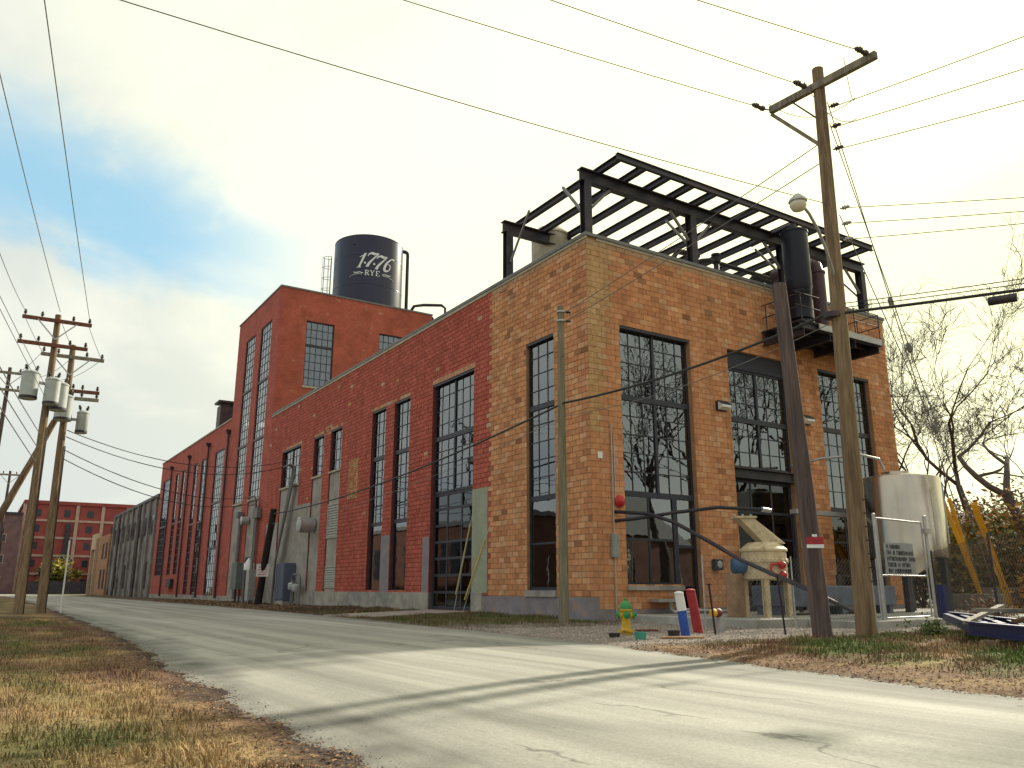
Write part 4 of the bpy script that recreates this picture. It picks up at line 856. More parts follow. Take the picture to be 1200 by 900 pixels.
v = at_z(751,751); pot('teal green pot with black top on the gravel near the hydrant', v.x, v.y, .13, .16, mat('teal', (.06,.30,.22), .5))
v = at_z(790,749); pot('black bucket on the gravel between hydrant and bollards', v.x, v.y, .14, .17, m_steel)
def plank(label, x, y, ang, L_, m_):
    v = at_z(x, y); z = hR(v.x, v.y); d = Vector((math.cos(ang), math.sin(ang), 0)); mb = MB(); mb.bar(v-d*L_/2+Vector((0,0,z+.025)), v+d*L_/2+Vector((0,0,z+.03)), .14, .045); tag(mb.build('board', m_, None, bevel=.006), label, 'board')
plank('short tan wooden board lying on the gravel below the bollards', 800, 750, R(-35), .9, mat('board_tan', (.36,.22,.11), .85, .25, 4))
plank('short dark red board lying on the gravel behind the teal pot', 758, 741, R(-30), .55, mat('board_red', (.16,.05,.04), .85, .25, 4))
for x, yb, yt, w in ((839,745,690,'beside the hose connection'),(921,745,678,'in front of the cream machine')):
    v = at_z(x, yb); hgt = {839: 1.12, 921: 1.32}[x]; z = hR(v.x, v.y); p = thing('fence_stake', 'thin black steel fence stake '+w, 'stake', (v.x, v.y, z))
    mb = MB(); mb.bar((v.x, v.y, z-.1), (v.x-.08, v.y+.05, z+hgt), .045, .02); mb.bar((v.x, v.y, z-.1), (v.x-.08, v.y+.05, z+hgt), .012, .05); mb.build('shaft', m_steel, p)
    mb = MB(); mb.box((v.x-.13,v.y+.02,z+hgt),(v.x-.03,v.y+.08,z+hgt+.03)); mb.build('cap', m_steel, p)
# ------------------------------------------------------------------ yard: steel tank, fence, gate, trailer
T = thing('steel_silo_tank', 'pale stainless steel storage tank on dark legs behind the gate', 'tank', (12.6, -3.0, .24))
tc = Vector((12.45, -3.0, 0)); m_poly = mat('tank_steel', (.46,.41,.33), .2, .05, 1.2, metal=1.)
mb = MB(); mb.lathe([(.3,1.55),(1.35,2.12),(1.52,2.16),(1.52,5.05),(1.48,5.11),(.7,5.27),(.5,5.29),(.5,5.38),(.1,5.42)], tc, 48); mb.build('shell', m_poly, T, smooth=True)
for k in range(4):
    a = R(30+90*k); p = tc+Vector((1.25*math.cos(a), 1.25*math.sin(a), .24)); mb = MB(); mb.ibeam(p, p+Vector((0,0,2.0)), .22, .22, .03); mb.build('leg', m_steel, T)
mb = MB(); mb.tube([tc+Vector((0,0,.6)), tc+Vector((0,0,1.6))], .12, 12); mb.build('outlet', m_galv, T)
mb = MB(); mb.tube([tc+Vector((-.4,.2,5.5)), tc+Vector((-.5,.3,5.9)), tc+Vector((-1.2,.6,6.05)), tc+Vector((-2.2,1.6,5.95)), tc+Vector((-2.4,2.9,5.8))], .05, 8); mb.build('fill_pipe', m_galv, T, smooth=True)
p = tc+Vector((-1.56*math.cos(HEAD)+.9*rt_.x, -1.56*math.sin(HEAD)+.9*rt_.y, 2.6)); mb = MB(); mb.tube([p, p+Vector((0,0,2.2))], .03, 6); mb.build('sight_tube', m_galv, T)
m_mesh = mat('fence_wire', (.13,.13,.125), .5, .1, metal=.4); m_meshd = mat('fence_wire_black', (.03,.03,.03), .5, .1)
def chain(mb, a, b, z0, h, s=.13, r=.0032):
    a, b = Vector(a), Vector(b); L_ = (b-a).length; d = (b-a)/L_
    P = lambda u, v: a+d*u+Vector((0, 0, z0+v))
    n = int((L_+h)/s)
    for k in range(n+1):
        u = k*s
        u0, v0 = (u, 0) if u <= L_ else (L_, u-L_); u1, v1 = (u-h, h) if u >= h else (0, u)
        if abs(v1-v0) > .02:
            mb.tube([P(u0, v0), P(u1, v1)], r, 3, False); mb.tube([P(L_-u0, v0), P(L_-u1, v1)], r, 3, False)
def fence(name, label, pts, h, m_p, m_m, rail=True, z0=.05, pr=.03):
    t = thing(name, label, 'fence', pts[0])
    for p in pts: mb = MB(); mb.tube([(p[0],p[1],-.1),(p[0],p[1],z0+h+.05)], pr, 8); mb.build('post', m_p, t, smooth=True)
    for a, b in zip(pts, pts[1:]):
        mb = MB(); chain(mb, (a[0],a[1],0), (b[0],b[1],0), z0, h); mb.build('wire_mesh', m_m, t)
        if rail: mb = MB(); mb.tube([(a[0],a[1],z0+h),(b[0],b[1],z0+h)], .02, 6); mb.build('top_rail', m_p, t)
    return t
gl, gr = Vector((4.75,-6.95,0)), Vector((7.9,-6.6,0))
fence('chain_link_fence', 'chain link fence across the gravel in front of the cream machine', [(-1.25,-6.0,0),(1.3,-6.7,0),(gl.x-.12,gl.y,0)], 1.75, m_galv, m_mesh, rail=False, z0=.08, pr=.018)
fence('chain_link_fence', 'black chain link fence in front of the blue trailer frame', [(gr.x+.15,gr.y,0),at_z(1175,752),at_z(1290,770)], 2.1, m_steel, m_meshd, rail=False)
t = thing('chain_link_gate', 'tall galvanised chain link gate hung with the grey sign', 'gate', (6.3,-6.8,0))
for p, hh in ((gl, 3.1), (gr, 3.2)): mb = MB(); mb.tube([p+Vector((0,0,-.1)), p+Vector((0,0,hh))], .05, 10); mb.lathe([(.06,0),(.05,.05),(.01,.07)], p+Vector((0,0,hh)), 10); mb.build('post', m_galv, t, smooth=True)
d = (gr-gl).normalized(); a, b = gl+d*.12, gr-d*.25
for z in (.25, 1.42, 3.03): mb = MB(); mb.tube([a+Vector((0,0,z)), b+Vector((0,0,z))], .025, 8); mb.build('rail', m_galv, t)
for p in (a, b): mb = MB(); mb.tube([p+Vector((0,0,.25)), p+Vector((0,0,3.03))], .025, 8); mb.build('stile', m_galv, t)
mb = MB(); chain(mb, (a.x,a.y,0), (b.x,b.y,0), .25, 2.78); mb.build('wire_mesh', m_mesh, t)
mb = MB(); mb.box(b+Vector((.02,-.12,2.7)), b+Vector((.28,.05,2.85))); mb.build('latch', m_galv, t)
S = thing('gate_sign', 'weathered grey board with five lines of dark lettering wired on the gate', 'sign', (6.0,-7.0,1.45))
n_ = Vector((d.y, -d.x, 0)); s0 = gl+d*.25+n_*.06
def onsign(u, z, o=.0): return s0+d*u+n_*o+Vector((0, 0, z))
mb = MB(); mb.poly([onsign(0,1.46), onsign(1.78,1.46), onsign(1.74,2.36), onsign(.02,2.34)], n_, .03); mb.build('board', mat('sign_grey', (.27,.28,.29), .7, .15, 3), S)
random.seed(21); mb = MB(); rows = ['1 5', '2 1 8', '9 3', '4 1 4', '2 8']
for i, rw in enumerate(rows):
    z = 2.23-i*.17; u = .12
    for wlen in rw.split():
        for k in range(int(wlen)):
            w_ = random.uniform(.10, .13)
            for q in range(3):
                x0 = u+w_*.42*q*.8; zz = z-.06; c_ = random.choice((0, 1, 2))
                pp = [(x0, zz), (x0+.032, zz), (x0+.032, zz+.12), (x0, zz+.12)] if q != 1 or c_ == 0 else [(x0-.02, zz+.05*c_), (x0+.06, zz+.05*c_), (x0+.06, zz+.05*c_+.03), (x0-.02, zz+.05*c_+.03)]
                mb.poly([onsign(px_, pz_, .031) for px_, pz_ in pp], n_, .003)
            u += w_+.015
        u += .10
mb.build('lettering', mat('sign_ink', (.03,.03,.045), .7, .3, 8), S)
m_trb = mat('trailer_blue', (.008,.016,.08), .4, .15, 2)
T = thing('blue_trailer_frame', 'dark blue steel flatbed trailer frame lying behind the black fence', 'trailer', (7,-9,.0))
A0, A1 = at_z(1110,722,.4), at_z(1225,736,.4); B0, B1 = at_z(1137,736,.4), at_z(1240,746,.4)
for p, q in ((A0, A1), (B0, B1)): mb = MB(); mb.ibeam(p, q, .14, .22, .03); mb.build('chassis_rail', m_trb, T)
for k in range(5): t_ = k/4; mb = MB(); mb.bar(A0.lerp(A1, t_)-Vector((.1,0,0)), B0.lerp(B1, t_)+Vector((.1,0,0)), .12, .16); mb.build('crossmember', m_trb, T)
mb = MB(); mb.box(A0+Vector((-.12,-.05,-.05)), A0+Vector((.12,.12,.75))); mb.build('headboard_post', m_trb, T)
for p in (A0.lerp(A1,.3), B0.lerp(B1,.3), A0.lerp(A1,.8), B0.lerp(B1,.8)): mb = MB(); mb.box(p+Vector((-.15,-.15,-.36)), p+Vector((.15,.15,-.152))); mb.build('block', mat('timber_block', (.25,.19,.12), .9, .25, 4), T)
SC = (A0+A1+B0+B1)/4; S = thing('scrap_pile', 'pale timber and scrap metal lengths heaped on the trailer frame', 'scrap', SC)
random.seed(5)
for k in range(6):
    c_ = Vector((SC.x+random.uniform(-.5,.6), SC.y+random.uniform(-.9,.7), .60+k*.025)); a = random.uniform(-.7,.5); dd = Vector((math.cos(a), math.sin(a), random.uniform(-.06,.1)))*random.uniform(.8,1.5)
    mb = MB(); mb.bar(c_-dd, c_+dd, .12, .06); mb.build('plank', mat(('scrap_pale','scrap_rust','scrap_grey')[k % 3], ((.24,.21,.17),(.16,.09,.05),(.17,.17,.165))[k % 3], .85, .2, 4), S)
m_yel = mat('beam_yellow', (.68,.34,.01), .45, .12, 3, col2=(.5,.22,.02), c2scale=2.5, c2lo=.6, c2hi=.7)
for (x0, y0), (x1, y1), Y, lab in (((1154,710),(1105,586),-3.2,'slim yellow steel beam leaning, leftmost of the crossing pair by the steel tank'), ((1153,707),(1112,584),-2.6,'slim yellow steel beam leaning, crossing its twin at the foot'), ((1184,708),(1141,590),-3.0,'wide yellow steel beam leaning alone behind the black fence')):
    a, b = at_y(x0, y0, Y), at_y(x1, y1, Y-.4); mb = MB(); wd = .2 if 'wide' in lab else .12
    mb.ibeam(a, b, wd, wd*.9, .03); o = mb.build('channel', m_yel, None); o.name = 'yellow_beam'; tag(o, lab, 'beam')
for (x, y, Y, w_, h_) in ((1148,712,-3.0,1.7,.75), (1183,704,-2.4,2.0,1.0)):
    c_ = at_y(x, 690, Y); mb = MB(); mb.box((c_.x-w_/2, Y-.55, .1), (c_.x+w_/2, Y+.9, .1+h_)); o = mb.build('concrete_block', mat('block_conc', (.22,.19,.16), .9, .25, 2, bump=.4), None, bevel=.04)
    tag(o, 'brown concrete block at the foot of the '+('crossing yellow beams' if w_ < 1.8 else 'wide yellow beam'), 'concrete block')
c_ = at_y(984, 690, -2.2); T = thing('equipment_stand', 'black upright steel stand with pipe rail beside the concrete pad', 'stand', (c_.x, -2.2, .24))
mb = MB(); mb.tube([(c_.x,-2.2,.24),(c_.x,-2.2,1.55)], .1, 10); mb.build('column', m_steel, T)
mb = MB(); mb.tube([(c_.x,-2.2,.75),(c_.x+1.6,-2.4,.8)], .06, 8); mb.build('rail', m_steel, T)
T = thing('grey_conveyor_rail', 'long grey steel rail on posts between the stub pole and the tall pole', 'rail', (7, -1.5, .24))
a, b = at_y(930, 606, -1.5), at_y(1020, 600, -1.5); a.z = b.z = (a.z+b.z)/2
mb = MB(); mb.bar(a, b, .3, .16); mb.build('rail', m_galv, T)
for p in (a, b): mb = MB(); mb.bar((p.x,p.y,.24), (p.x,p.y,p.z-.08), .1, .1); mb.build('post', m_steel, T)
# ------------------------------------------------------------------ utility poles
def shaft(t, b, tp, r0, r1, m_, n=8, name='shaft'):
    b, tp = Vector(b), Vector(tp); mb = MB(); pts = []; rr = []
    for i in range(n+1):
        q = i/n; pts.append(b.lerp(tp, q)+Vector((.02*math.sin(q*9), .02*math.cos(q*7), 0))*q); rr.append(r0+(r1-r0)*q)
    mb.tube([pts[0]-Vector((0,0,.3))]+pts, [r0]+rr, 14); return mb.build(name, m_, t, smooth=True)
def insul(t, p, d=(0,0,1), s=1., m_=None):
    mb = MB(); mb.lathe([(.02*s,0),(.02*s,.05*s),(.06*s,.06*s),(.03*s,.09*s),(.065*s,.11*s),(.03*s,.15*s),(.05*s,.17*s),(.02*s,.22*s)], p, 10, d); mb.build('insulator', m_ or mat('porcelain_brown', (.06,.045,.04), .3), t, smooth=True)
m_can = mat('transformer_grey', (.40,.43,.41), .45, .08)
def can(t, p, r=.3, h=1.0):
    p = Vector(p); mb = MB(); mb.lathe([(r*.9,0),(r,.03),(r,h),(r*1.06,h+.01),(r*1.06,h+.06),(r*.7,h+.14),(.03,h+.17)], p, 24); o = mb.build('transformer', m_can, t, smooth=True)
    mb = MB(); mb.lathe([(r*1.02,.02),(r*1.03,.03),(r*1.03,.12),(r*1.02,.13)], p, 24); mb.build('base_band', m_steel, o)
    for s in (-1, 1): insul(o, p+Vector((s*r*.45, -.05, h+.12)), (s*.3,0,1), 1.3)
# tall pole at the gate
PB = Vector((-1.2, -10.43, .0)); PT = Vector((-.83, -10.43, 13.55))
U = thing('utility_pole', 'tall tan wooden pole with crossarm and street lamp on the weedy bank', 'utility pole', PB)
shaft(U, PB, PT, .205, .135, m_pole, 12)
ax = PT.x-.16
mb = MB(); mb.bar((ax-.06, -9.1, 13.03), (ax+.18, -11.95, 13.03), .13, .18); mb.build('crossarm', m_armg, U)
mb = MB(); mb.bar((ax-.02, -9.1, 12.93), (PT.x-.08, PT.y+.12, 11.5), .07, .09); mb.build('arm_brace', m_armg, U)
mb = MB(); mb.bar((ax+.0, -9.75, 12.92), (PT.x-.1, PT.y+.1, 12.2), .04, .04); mb.build('arm_brace', m_steel, U)
for y in (-9.05, -10.25, -11.85):
    mb = MB(); xa = ax-.06+.24*(-9.1-y)/2.85; mb.tube([(xa,y,13.08),(xa-.14,y,13.05)], .02, 6); mb.build('eye_bolt', m_galv, U)
    for k in range(2): insul(U, (xa-.12-k*.22, y, 13.05), (-1,.14,0), 1.15)
for z in (12.45, 11.9, 11.3): insul(U, (PT.x+.1, PT.y-.12, z), (.3,-1,0), 1.1)
for z in (9.75, 9.35, 8.95): insul(U, (PT.x+.12, PT.y-.12, z), (.3,-1,0), 1.0, m_galv)
mb = MB(); mb.lathe([(.19,0),(.19,.12)], (PB.x+.03, PB.y+.06, 7.0), 14); mb.build('strap', m_steel, U)
mb = MB(); mb.tube([(PB.x+.1, PB.y-.05, 8.0), at_y(968,292,-10.7), at_y(958,268,-10.8), at_y(948,250,-10.85), at_y(938,238,-10.9)], .035, 8); mb.build('lamp_arm', m_galv, U, smooth=True)
mb = MB(); q = at_y(935, 238, -10.9); mb.lathe([(.07,.2),(.1,.16),(.17,.1),(.2,.03),(.17,.0)], q, 20); mb.build('lamp_hood', m_galv, U, smooth=True)
mb = MB(); mb.lathe([(.17,0),(.18,-.06),(.13,-.16),(.04,-.2)][::-1], q, 20); mb.build('lamp_globe', mat('lamp_lens', (.6,.56,.42), .25, .05), U, smooth=True)
for k in range(7): mb = MB(); z = 1.2+k*.28; a = R(-70); mb.tube([(PB.x+.2*math.cos(a), PB.y+.2*math.sin(a), z), (PB.x+.27*math.cos(a), PB.y+.27*math.sin(a), z), (PB.x+.27*math.cos(a), PB.y+.27*math.sin(a), z+.1)], .014, 5); mb.build('step_staple', m_steel, U)
mb = MB(); mb.tube([(PB.x+.19, PB.y-.13, .1), (PB.x+.16, PB.y-.08, 6.5)], .022, 6); mb.build('ground_conduit', m_galv, U)
# shorter dark stub pole beside it
SB = Vector((-2.63, -10.46, 0)); U2 = thing('stub_pole', 'dark weathered cut-off pole with a red and white tag beside the tall pole', 'utility pole', SB)
ST = at_y(913, 333, SB.y+.15); shaft(U2, SB, ST, .195, .15, m_poled, 8)
q = SB.lerp(ST, .245); fw_ = Vector((-math.cos(HEAD), -math.sin(HEAD), 0))
def plate(t, c_, w, h, m_, name, out=.2, nrm=None, th=.012):
    n = nrm or fw_; r_ = Vector((-n.y, n.x, 0)); mb = MB(); b = c_+n*out; mb.poly([b-r_*w/2, b+r_*w/2, b+r_*w/2+Vector((0,0,h)), b-r_*w/2+Vector((0,0,h))], n, th); return mb.build(name, m_, t)
plate(U2, q+Vector((0,0,.0)), .34, .07, m_white, 'tag'); plate(U2, q+Vector((0,0,.075)), .34, .14, m_red, 'tag'); plate(U2, q+Vector((.0,0,.22)), .1, .05, m_white, 'tag')
# slim mossy pole at the corner
MB_ = at_z(661, 734, .0); U3 = thing('service_pole', 'slim mossy wooden pole standing in front of the brick corner', 'utility pole', MB_)
MT = at_y(657, 359, MB_.y); shaft(U3, MB_, MT, .15, .10, m_polem, 8)
for z in (9.9, 9.6): mb = MB(); mb.lathe([(.13,0),(.13,.05)], (MT.x, MT.y, z-.35), 12); mb.build('strap', m_galv, U3); insul(U3, (MT.x+.12, MT.y-.05, z-.32), (1,-.4,0), .9)
# pair of poles by the left verge
def leftpole(label, b, tp, arms, cans, m_=m_pole, r0=.2):
    b, tp = Vector(b), Vector(tp); t = thing('utility_pole', label, 'utility pole', b); shaft(t, b, tp, r0, r0*.62, m_, 10); ax = tp-b
    for z, x0, x1, mm, br in arms:
        c_ = b+ax*(z/ax.z); y = c_.y-.2; mb = MB(); mb.bar((c_.x+x0, y, z), (c_.x+x1, y, z+.03), .12, .15); mb.build('crossarm', mm, t)
        for x in (x0+.1, x0*.45, x1*.45, x1-.1): insul(t, (c_.x+x, y, z+.08), (0,0,1), 1.2)
        if br:
            for s in (-.75, .75): mb = MB(); mb.bar((c_.x+s, y-.07, z-.05), (c_.x, y-.03, z-.85), .03, .05); mb.build('arm_brace', m_galv, t)
    for dx, dy, z, r, h in cans:
        c_ = b+ax*(z/ax.z); can(t, (c_.x+dx, c_.y+dy, z), r, h)
        mb = MB(); mb.bar((c_.x, c_.y, z+h*.7), (c_.x+dx*.7, c_.y+dy*.7, z+h*.7), .08, .12); mb.build('hanger', m_galv, t)
    mb = MB(); mb.tube([b+Vector((.17,-.1,0)), b.lerp(tp, .6)+Vector((.17,-.08,0))], .03, 6); mb.build('cable_riser', m_steel, t); return t
lb1 = Vector((-15.1, 17.6, .05)); lt1 = Vector((-15.15, 18.6, 12.85))
leftpole('wooden pole with two red crossarms and grey transformers on the left verge', lb1, lt1, [(12.5,-1.35,1.35,m_arm,True),(11.35,-1.4,1.3,m_arm,False)], [(-.72,-.1,8.85,.34,1.1),(.12,-.55,8.6,.3,1.05),(.42,-.2,8.45,.34,1.1)])
lb2 = Vector((-14.2, 19.6, .05)); lt2 = Vector((-14.3, 20.6, 12.1))
leftpole('wooden pole with grey crossarm and one small transformer beside the twin pole', lb2, lt2, [(11.45,-1.25,1.35,m_armg,True),(9.85,.1,1.3,m_arm,False),(9.5,.1,1.3,m_armg,False)], [(.72,-.2,7.9,.25,.9),(-.1,-.5,8.35,.36,1.05)])
lb3 = at_z(-10, 716, .0); t = thing('pole_prop', 'leaning wooden prop braced against the pole with red crossarms', 'pole', lb3)
shaft(t, (-17.6, 20.2, 0), (-14.7, 19.0, 8.2), .17, .13, m_pole, 6)
lb4 = Vector((-16.6, 37.5, 0)); leftpole('distant wooden pole with double crossarms behind the leaning prop', lb4, (-16.6,37.6,14.6), [(14.2,-1.3,1.3,m_armg,True),(13.1,-1.3,1.3,m_armg,False)], [(-.6,-.1,10.9,.33,1.0)], m_poled, .17)
leftpole('distant bare wooden pole far along the left side of the street', (-15.2,70,0), (-15.2,70,12), [(11.6,-1.2,1.2,m_armg,True)], [], m_poled, .17)
# pole across the road that carries the crossing wires, and the next one along
XP = Vector((-24.5, -6.9, 0)); leftpole('wooden pole across the road holding the crossing wires', XP, XP+Vector((0,0,13.6)), [], [(.5,0,8.5,.33,1.0)])
# black stub leaning by the red wall with sign and service gear
U4 = thing('leaning_stub_pole', 'short black creosoted pole leaning against the red wall with a white notice', 'pole', (-1.2,33.1,0))
s0_, s1_ = Vector((-1.2,33.2,0)), Vector((-1.2,31.15,6.0)); shaft(U4, s0_, s1_, .24, .2, m_creo, 6)
plate(U4, s0_.lerp(s1_, .3)+Vector((.02,-.1,0)), .8, .8, mat('notice_white', (.55,.5,.46), .7), 'notice', .25)
mb = MB()
for k in range(4): 
    c_ = s0_.lerp(s1_, .3)+Vector((.02,-.1,.14+k*.15))+fw_*.264; r_ = Vector((-fw_.y, fw_.x, 0)); mb.bar(c_-r_*(.28-.05*(k % 2)), c_+r_*.28, .004, .05)
mb.build('notice_lines', mat('notice_ink', (.35,.12,.1), .7), U4)
E = thing('service_cabinet', 'tall blue-grey electrical cabinet against the red wall beside the leaning stub pole', 'cabinet', (-.4,30.0,0))
mb = MB(); mb.box((-.75,29.6,.35),(-.04,31.3,2.6)); mb.build('body', mat('cabinet_blue', (.085,.105,.15), .5, .1), E, bevel=.02)
mb = MB(); mb.box((-.765,29.68,.42),(-.752,30.42,2.52)); mb.build('door', MATS['cabinet_blue'], E); mb = MB(); mb.box((-.765,30.46,.42),(-.752,31.22,2.52)); mb.build('door', MATS['cabinet_blue'], E)
mb = MB(); mb.box((-.72,29.7,-.05),(-.1,31.2,.348)); mb.build('base', m_conc, E)
E = thing('meter_cluster', 'gas meters and valves with looping pipes beside the blue-grey cabinet', 'gas meter', (-.5,28.3,0))
for y, z in ((28.0,.9),(28.7,1.0)): mb = MB(); mb.lathe([(.2,0),(.24,.05),(.24,.35),(.16,.42)], (-.5,y,z), 14); mb.build('meter', m_can, E, smooth=True)
mb = MB(); mb.tube([(-.4,27.6,0),(-.4,27.6,1.7),(-.4,27.9,1.9),(-.4,28.8,1.9),(-.4,29.1,1.7),(-.4,29.1,0)], .06, 8); mb.tube([(-.55,28.35,0),(-.55,28.35,1.5)], .05, 8); mb.build('pipe', m_wireg, E, smooth=True)
E = thing('conduit_bundle', 'bundle of grey conduits slanting up the red wall to a weatherhead', 'conduit', (-.3,32.6,0))
for k in range(4):
    o_ = k*.16; mb = MB(); mb.tube([(-.25-o_*.3,33.4-o_,.1),(-.25-o_*.3,33.2-o_,2.8),(-.25,30.9-o_,8.2),(-.3,30.7-o_,8.7),(-.55,30.75-o_*.8,8.85),(-.8,31.0-o_*.6,8.7)], .07, 8); mb.build('conduit', m_wireg, E, smooth=True)
E = thing('service_mast', 'vertical service conduits with weatherhead beside the tower windows', 'conduit', (-.3,38.2,0))
for k in range(3): mb = MB(); mb.tube([(-.22,38.5+k*.2,.2),(-.22,38.5+k*.2,6.6+.3*k),(-.35,38.55+k*.2,7.0+.3*k),(-.7,38.9+k*.2,6.9+.3*k)], .07, 8); mb.build('conduit', m_wireg, E, smooth=True)
mb = MB(); mb.box((-.35,38.0,6.0),(-.05,39.2,6.7)); mb.build('junction', m_wireg, E)
E = thing('meter_cabinet', 'grey green metal cabinet on legs against the grey stucco bay', 'cabinet', (-.5,40.5,0))
mb = MB(); mb.box((-.9,40.2,1.0),(-.2,41.6,2.9)); mb.build('body', mat('cab_green', (.12,.14,.13), .6, .12), E, bevel=.02)
for y in (40.35, 41.4): mb = MB(); mb.tube([(-.55,y,-.05),(-.55,y,1.0)], .07, 8); mb.build('leg', m_steel, E)
E = thing('pressure_regulator', 'pale pipe loop and pressure regulator in front of the stucco bay', 'pipe fitting', (-1.0,36.5,0))
mb = MB(); mb.tube([(-1.0,36.0,0),(-1.0,36.0,2.9),(-1.0,36.3,3.2),(-1.0,37.3,3.2),(-1.0,37.6,2.9),(-1.0,37.6,0)], .1, 10); mb.build('pipe', m_wireg, E, smooth=True)
mb = MB(); mb.lathe([(.15,0),(.35,.1),(.35,.5),(.2,.7),(.1,.9)], (-1.0,36.6,2.2), 16); mb.build('regulator', m_white, E, smooth=True)
mb = MB(); mb.box((-1.35,35.2,.3),(-.9,35.9,2.3)); mb.build('box', m_galv, E)
# yellow guy guards at the painted corner
for k, (x0, y0, x1, y1) in enumerate(((531,712,556,590),(540,716,576,610))):
    a, b = at_x(x0, y0, -1.0), at_x(x1, y1, -.06); b = at_x(x1, y1, -.15)
    t = thing('guy_guard', ('faded yellow' if k == 0 else 'bright yellow')+' guy wire guard leaning at the edge of the red paint', 'guy guard', a)
    mb = MB(); mb.tube([a+Vector((0,0,-.3)), b], .012, 5); mb.build('guy_wire', m_galv, t)
    mb = MB(); mb.tube([a.lerp(b, .12), a.lerp(b, .8)], .03, 8); mb.build('sleeve', mat('guard_yellow' if k else 'guard_faded', (.50,.36,.08) if k else (.36,.33,.15), .5), t)
# ------------------------------------------------------------------ overhead wires
def wire(label, pts, r, m_=None, group='overhead power lines', n=6, cat='wire', name='power_line'):
    mb = MB(); mb.tube(pts, r, n, True); o = mb.build(name, m_ or m_wireg, None, smooth=True); tag(o, label, cat, group); return o
for y, (x0, y0), nm in ((-9.05,(495,0),'braced end of the'), (-10.25,(662,0),'middle of the'), (-11.85,(830,0),'unbraced end of the')):
    s_ = Vector((ax-.06+.24*(-9.1-y)/2.85-.58, y+.06, 13.05)); e_ = at_z(x0, y0, 13.0); d_ = (e_-s_); e2 = s_+d_*(23/ d_.length)
    wire('thin wire crossing the road from the '+nm+' tall pole crossarm', catenary(s_, e2, .15), .010, group='crossing wires from the crossarm')
s_ = Vector((PT.x-.15, PT.y, 9.85)); e_ = at_z(193, 0, 9.75); d_ = e_-s_
wire('low crossing wire from the tall pole passing behind the roof frame line', catenary(s_, s_+d_*1.6, .25), .009)
for z, x0, y0, nm in ((12.45,1200,30,'highest'),(11.9,1200,68,'middle'),(11.3,1200,105,'lowest')):
    s_ = Vector((PT.x+.2, PT.y-.25, z)); e_ = at_z(x0, y0, z-.05); wire(nm+' of three heavy wires from the tall pole running off beyond the yard', catenary(s_, s_+(e_-s_)*7, .5, 20), .010, group='wires running off past the yard')
for z, x0, y0, nm in ((9.75,1200,222,'highest'),(9.35,1200,238,'middle'),(8.95,1200,252,'lowest')):
    s_ = Vector((PT.x+.2, PT.y-.25, z)); e_ = at_z(x0, y0, z-.05); wire(nm+' of three fine service wires on the tall pole running off beyond the yard', catenary(s_, s_+(e_-s_)*7, .4, 20), .009, group='fine service wires past the yard')
# jumper loops at the crossarm
for y, z in ((-9.3,12.45),(-10.4,11.9),(-11.5,12.45)):
    wire('short jumper wire looping round the tall pole crossarm', catenary((ax-.4, y, 13.0), (PT.x+.3, PT.y-.7, z), .45, 10), .008, group='jumper loops')
s_ = Vector((MT.x+.15, MT.y-.05, 9.58)); wire('upper of two wires from the slim mossy pole to the tall pole', catenary(s_, (PT.x-.1, PT.y+.1, 11.5), .05), .012)
s_ = Vector((MT.x+.15, MT.y-.05, 9.28)); wire('lower of two wires from the slim mossy pole to the tall pole', catenary(s_, (PT.x-.1, PT.y+.1, 11.0), .05), .012)
cm = at_y(661, 472, MB_.y-.16); cp = Vector((PB.x-.05, PB.y+.15, 7.1))
wire('thick black cable strung from the tall pole past the corner to the leaning stub', catenary(cp, cm, .22, 16)+catenary(cm, s1_-Vector((.0,0,.3)), .5, 24)[1:], .035, m_wire, n=8, name='communication_cable', cat='cable')
wire('thin messenger wire hanging just below the thick black cable', catenary(cp-Vector((0,0,.25)), cm-Vector((0,0,.42)), .3, 14)+catenary(cm-Vector((0,0,.42)), s1_-Vector((.05,0,.9)), .6, 20)[1:], .010)
cr = at_z(1200, 328, 7.0); cp2 = Vector((PB.x+.15, PB.y-.2, 7.08)); ce = cp2+(cr-cp2)*6
wire('thick black cable with splice case running from the tall pole past the yard', catenary(cp2, ce, .35, 24), .035, m_wire, n=8, name='communication_cable', cat='cable')
for dz, nm in ((.12, 'lower'), (.22, 'upper')): wire(nm+' thin lashed line just above the thick black cable past the yard', catenary(cp2+Vector((0,0,dz)), ce+Vector((0,0,dz)), .35, 24), .010, m_wire, group='lashed lines above the cable')
q = cp2+(cr-cp2)*.88; dd = (cr-cp2).normalized(); mb = MB(); mb.tube([q-dd*.25+Vector((0,0,-.32)), q+dd*.25+Vector((0,0,-.33))], .09, 12); tag(mb.build('splice_case', m_steel, None, smooth=True), 'black splice case hanging on the thick cable past the yard', 'splice case')
for k, (dx, tz) in enumerate(((0, 12.6), (.25, 12.0), (.5, 9.6))):
    a = Vector((PT.x+.1, PT.y-.1, tz)); b = Vector((3.3+dx*1.5, -10.7-dx*.6, .02)); t = thing('guy_wire', ('upper', 'middle', 'lower')[k]+' guy wire with insulator slanting from the tall pole to the bank', 'guy wire', b)
    mb = MB(); mb.tube([a, b], .012, 5); mb.build('strand', m_wireg, t)
    q = a.lerp(b, .38+.06*k); u_ = (b-a).normalized(); mb = MB(); mb.lathe([(.03,0),(.06,.05),(.06,.2),(.03,.25)], q, 10, u_); mb.build('insulator', m_wireg, t)
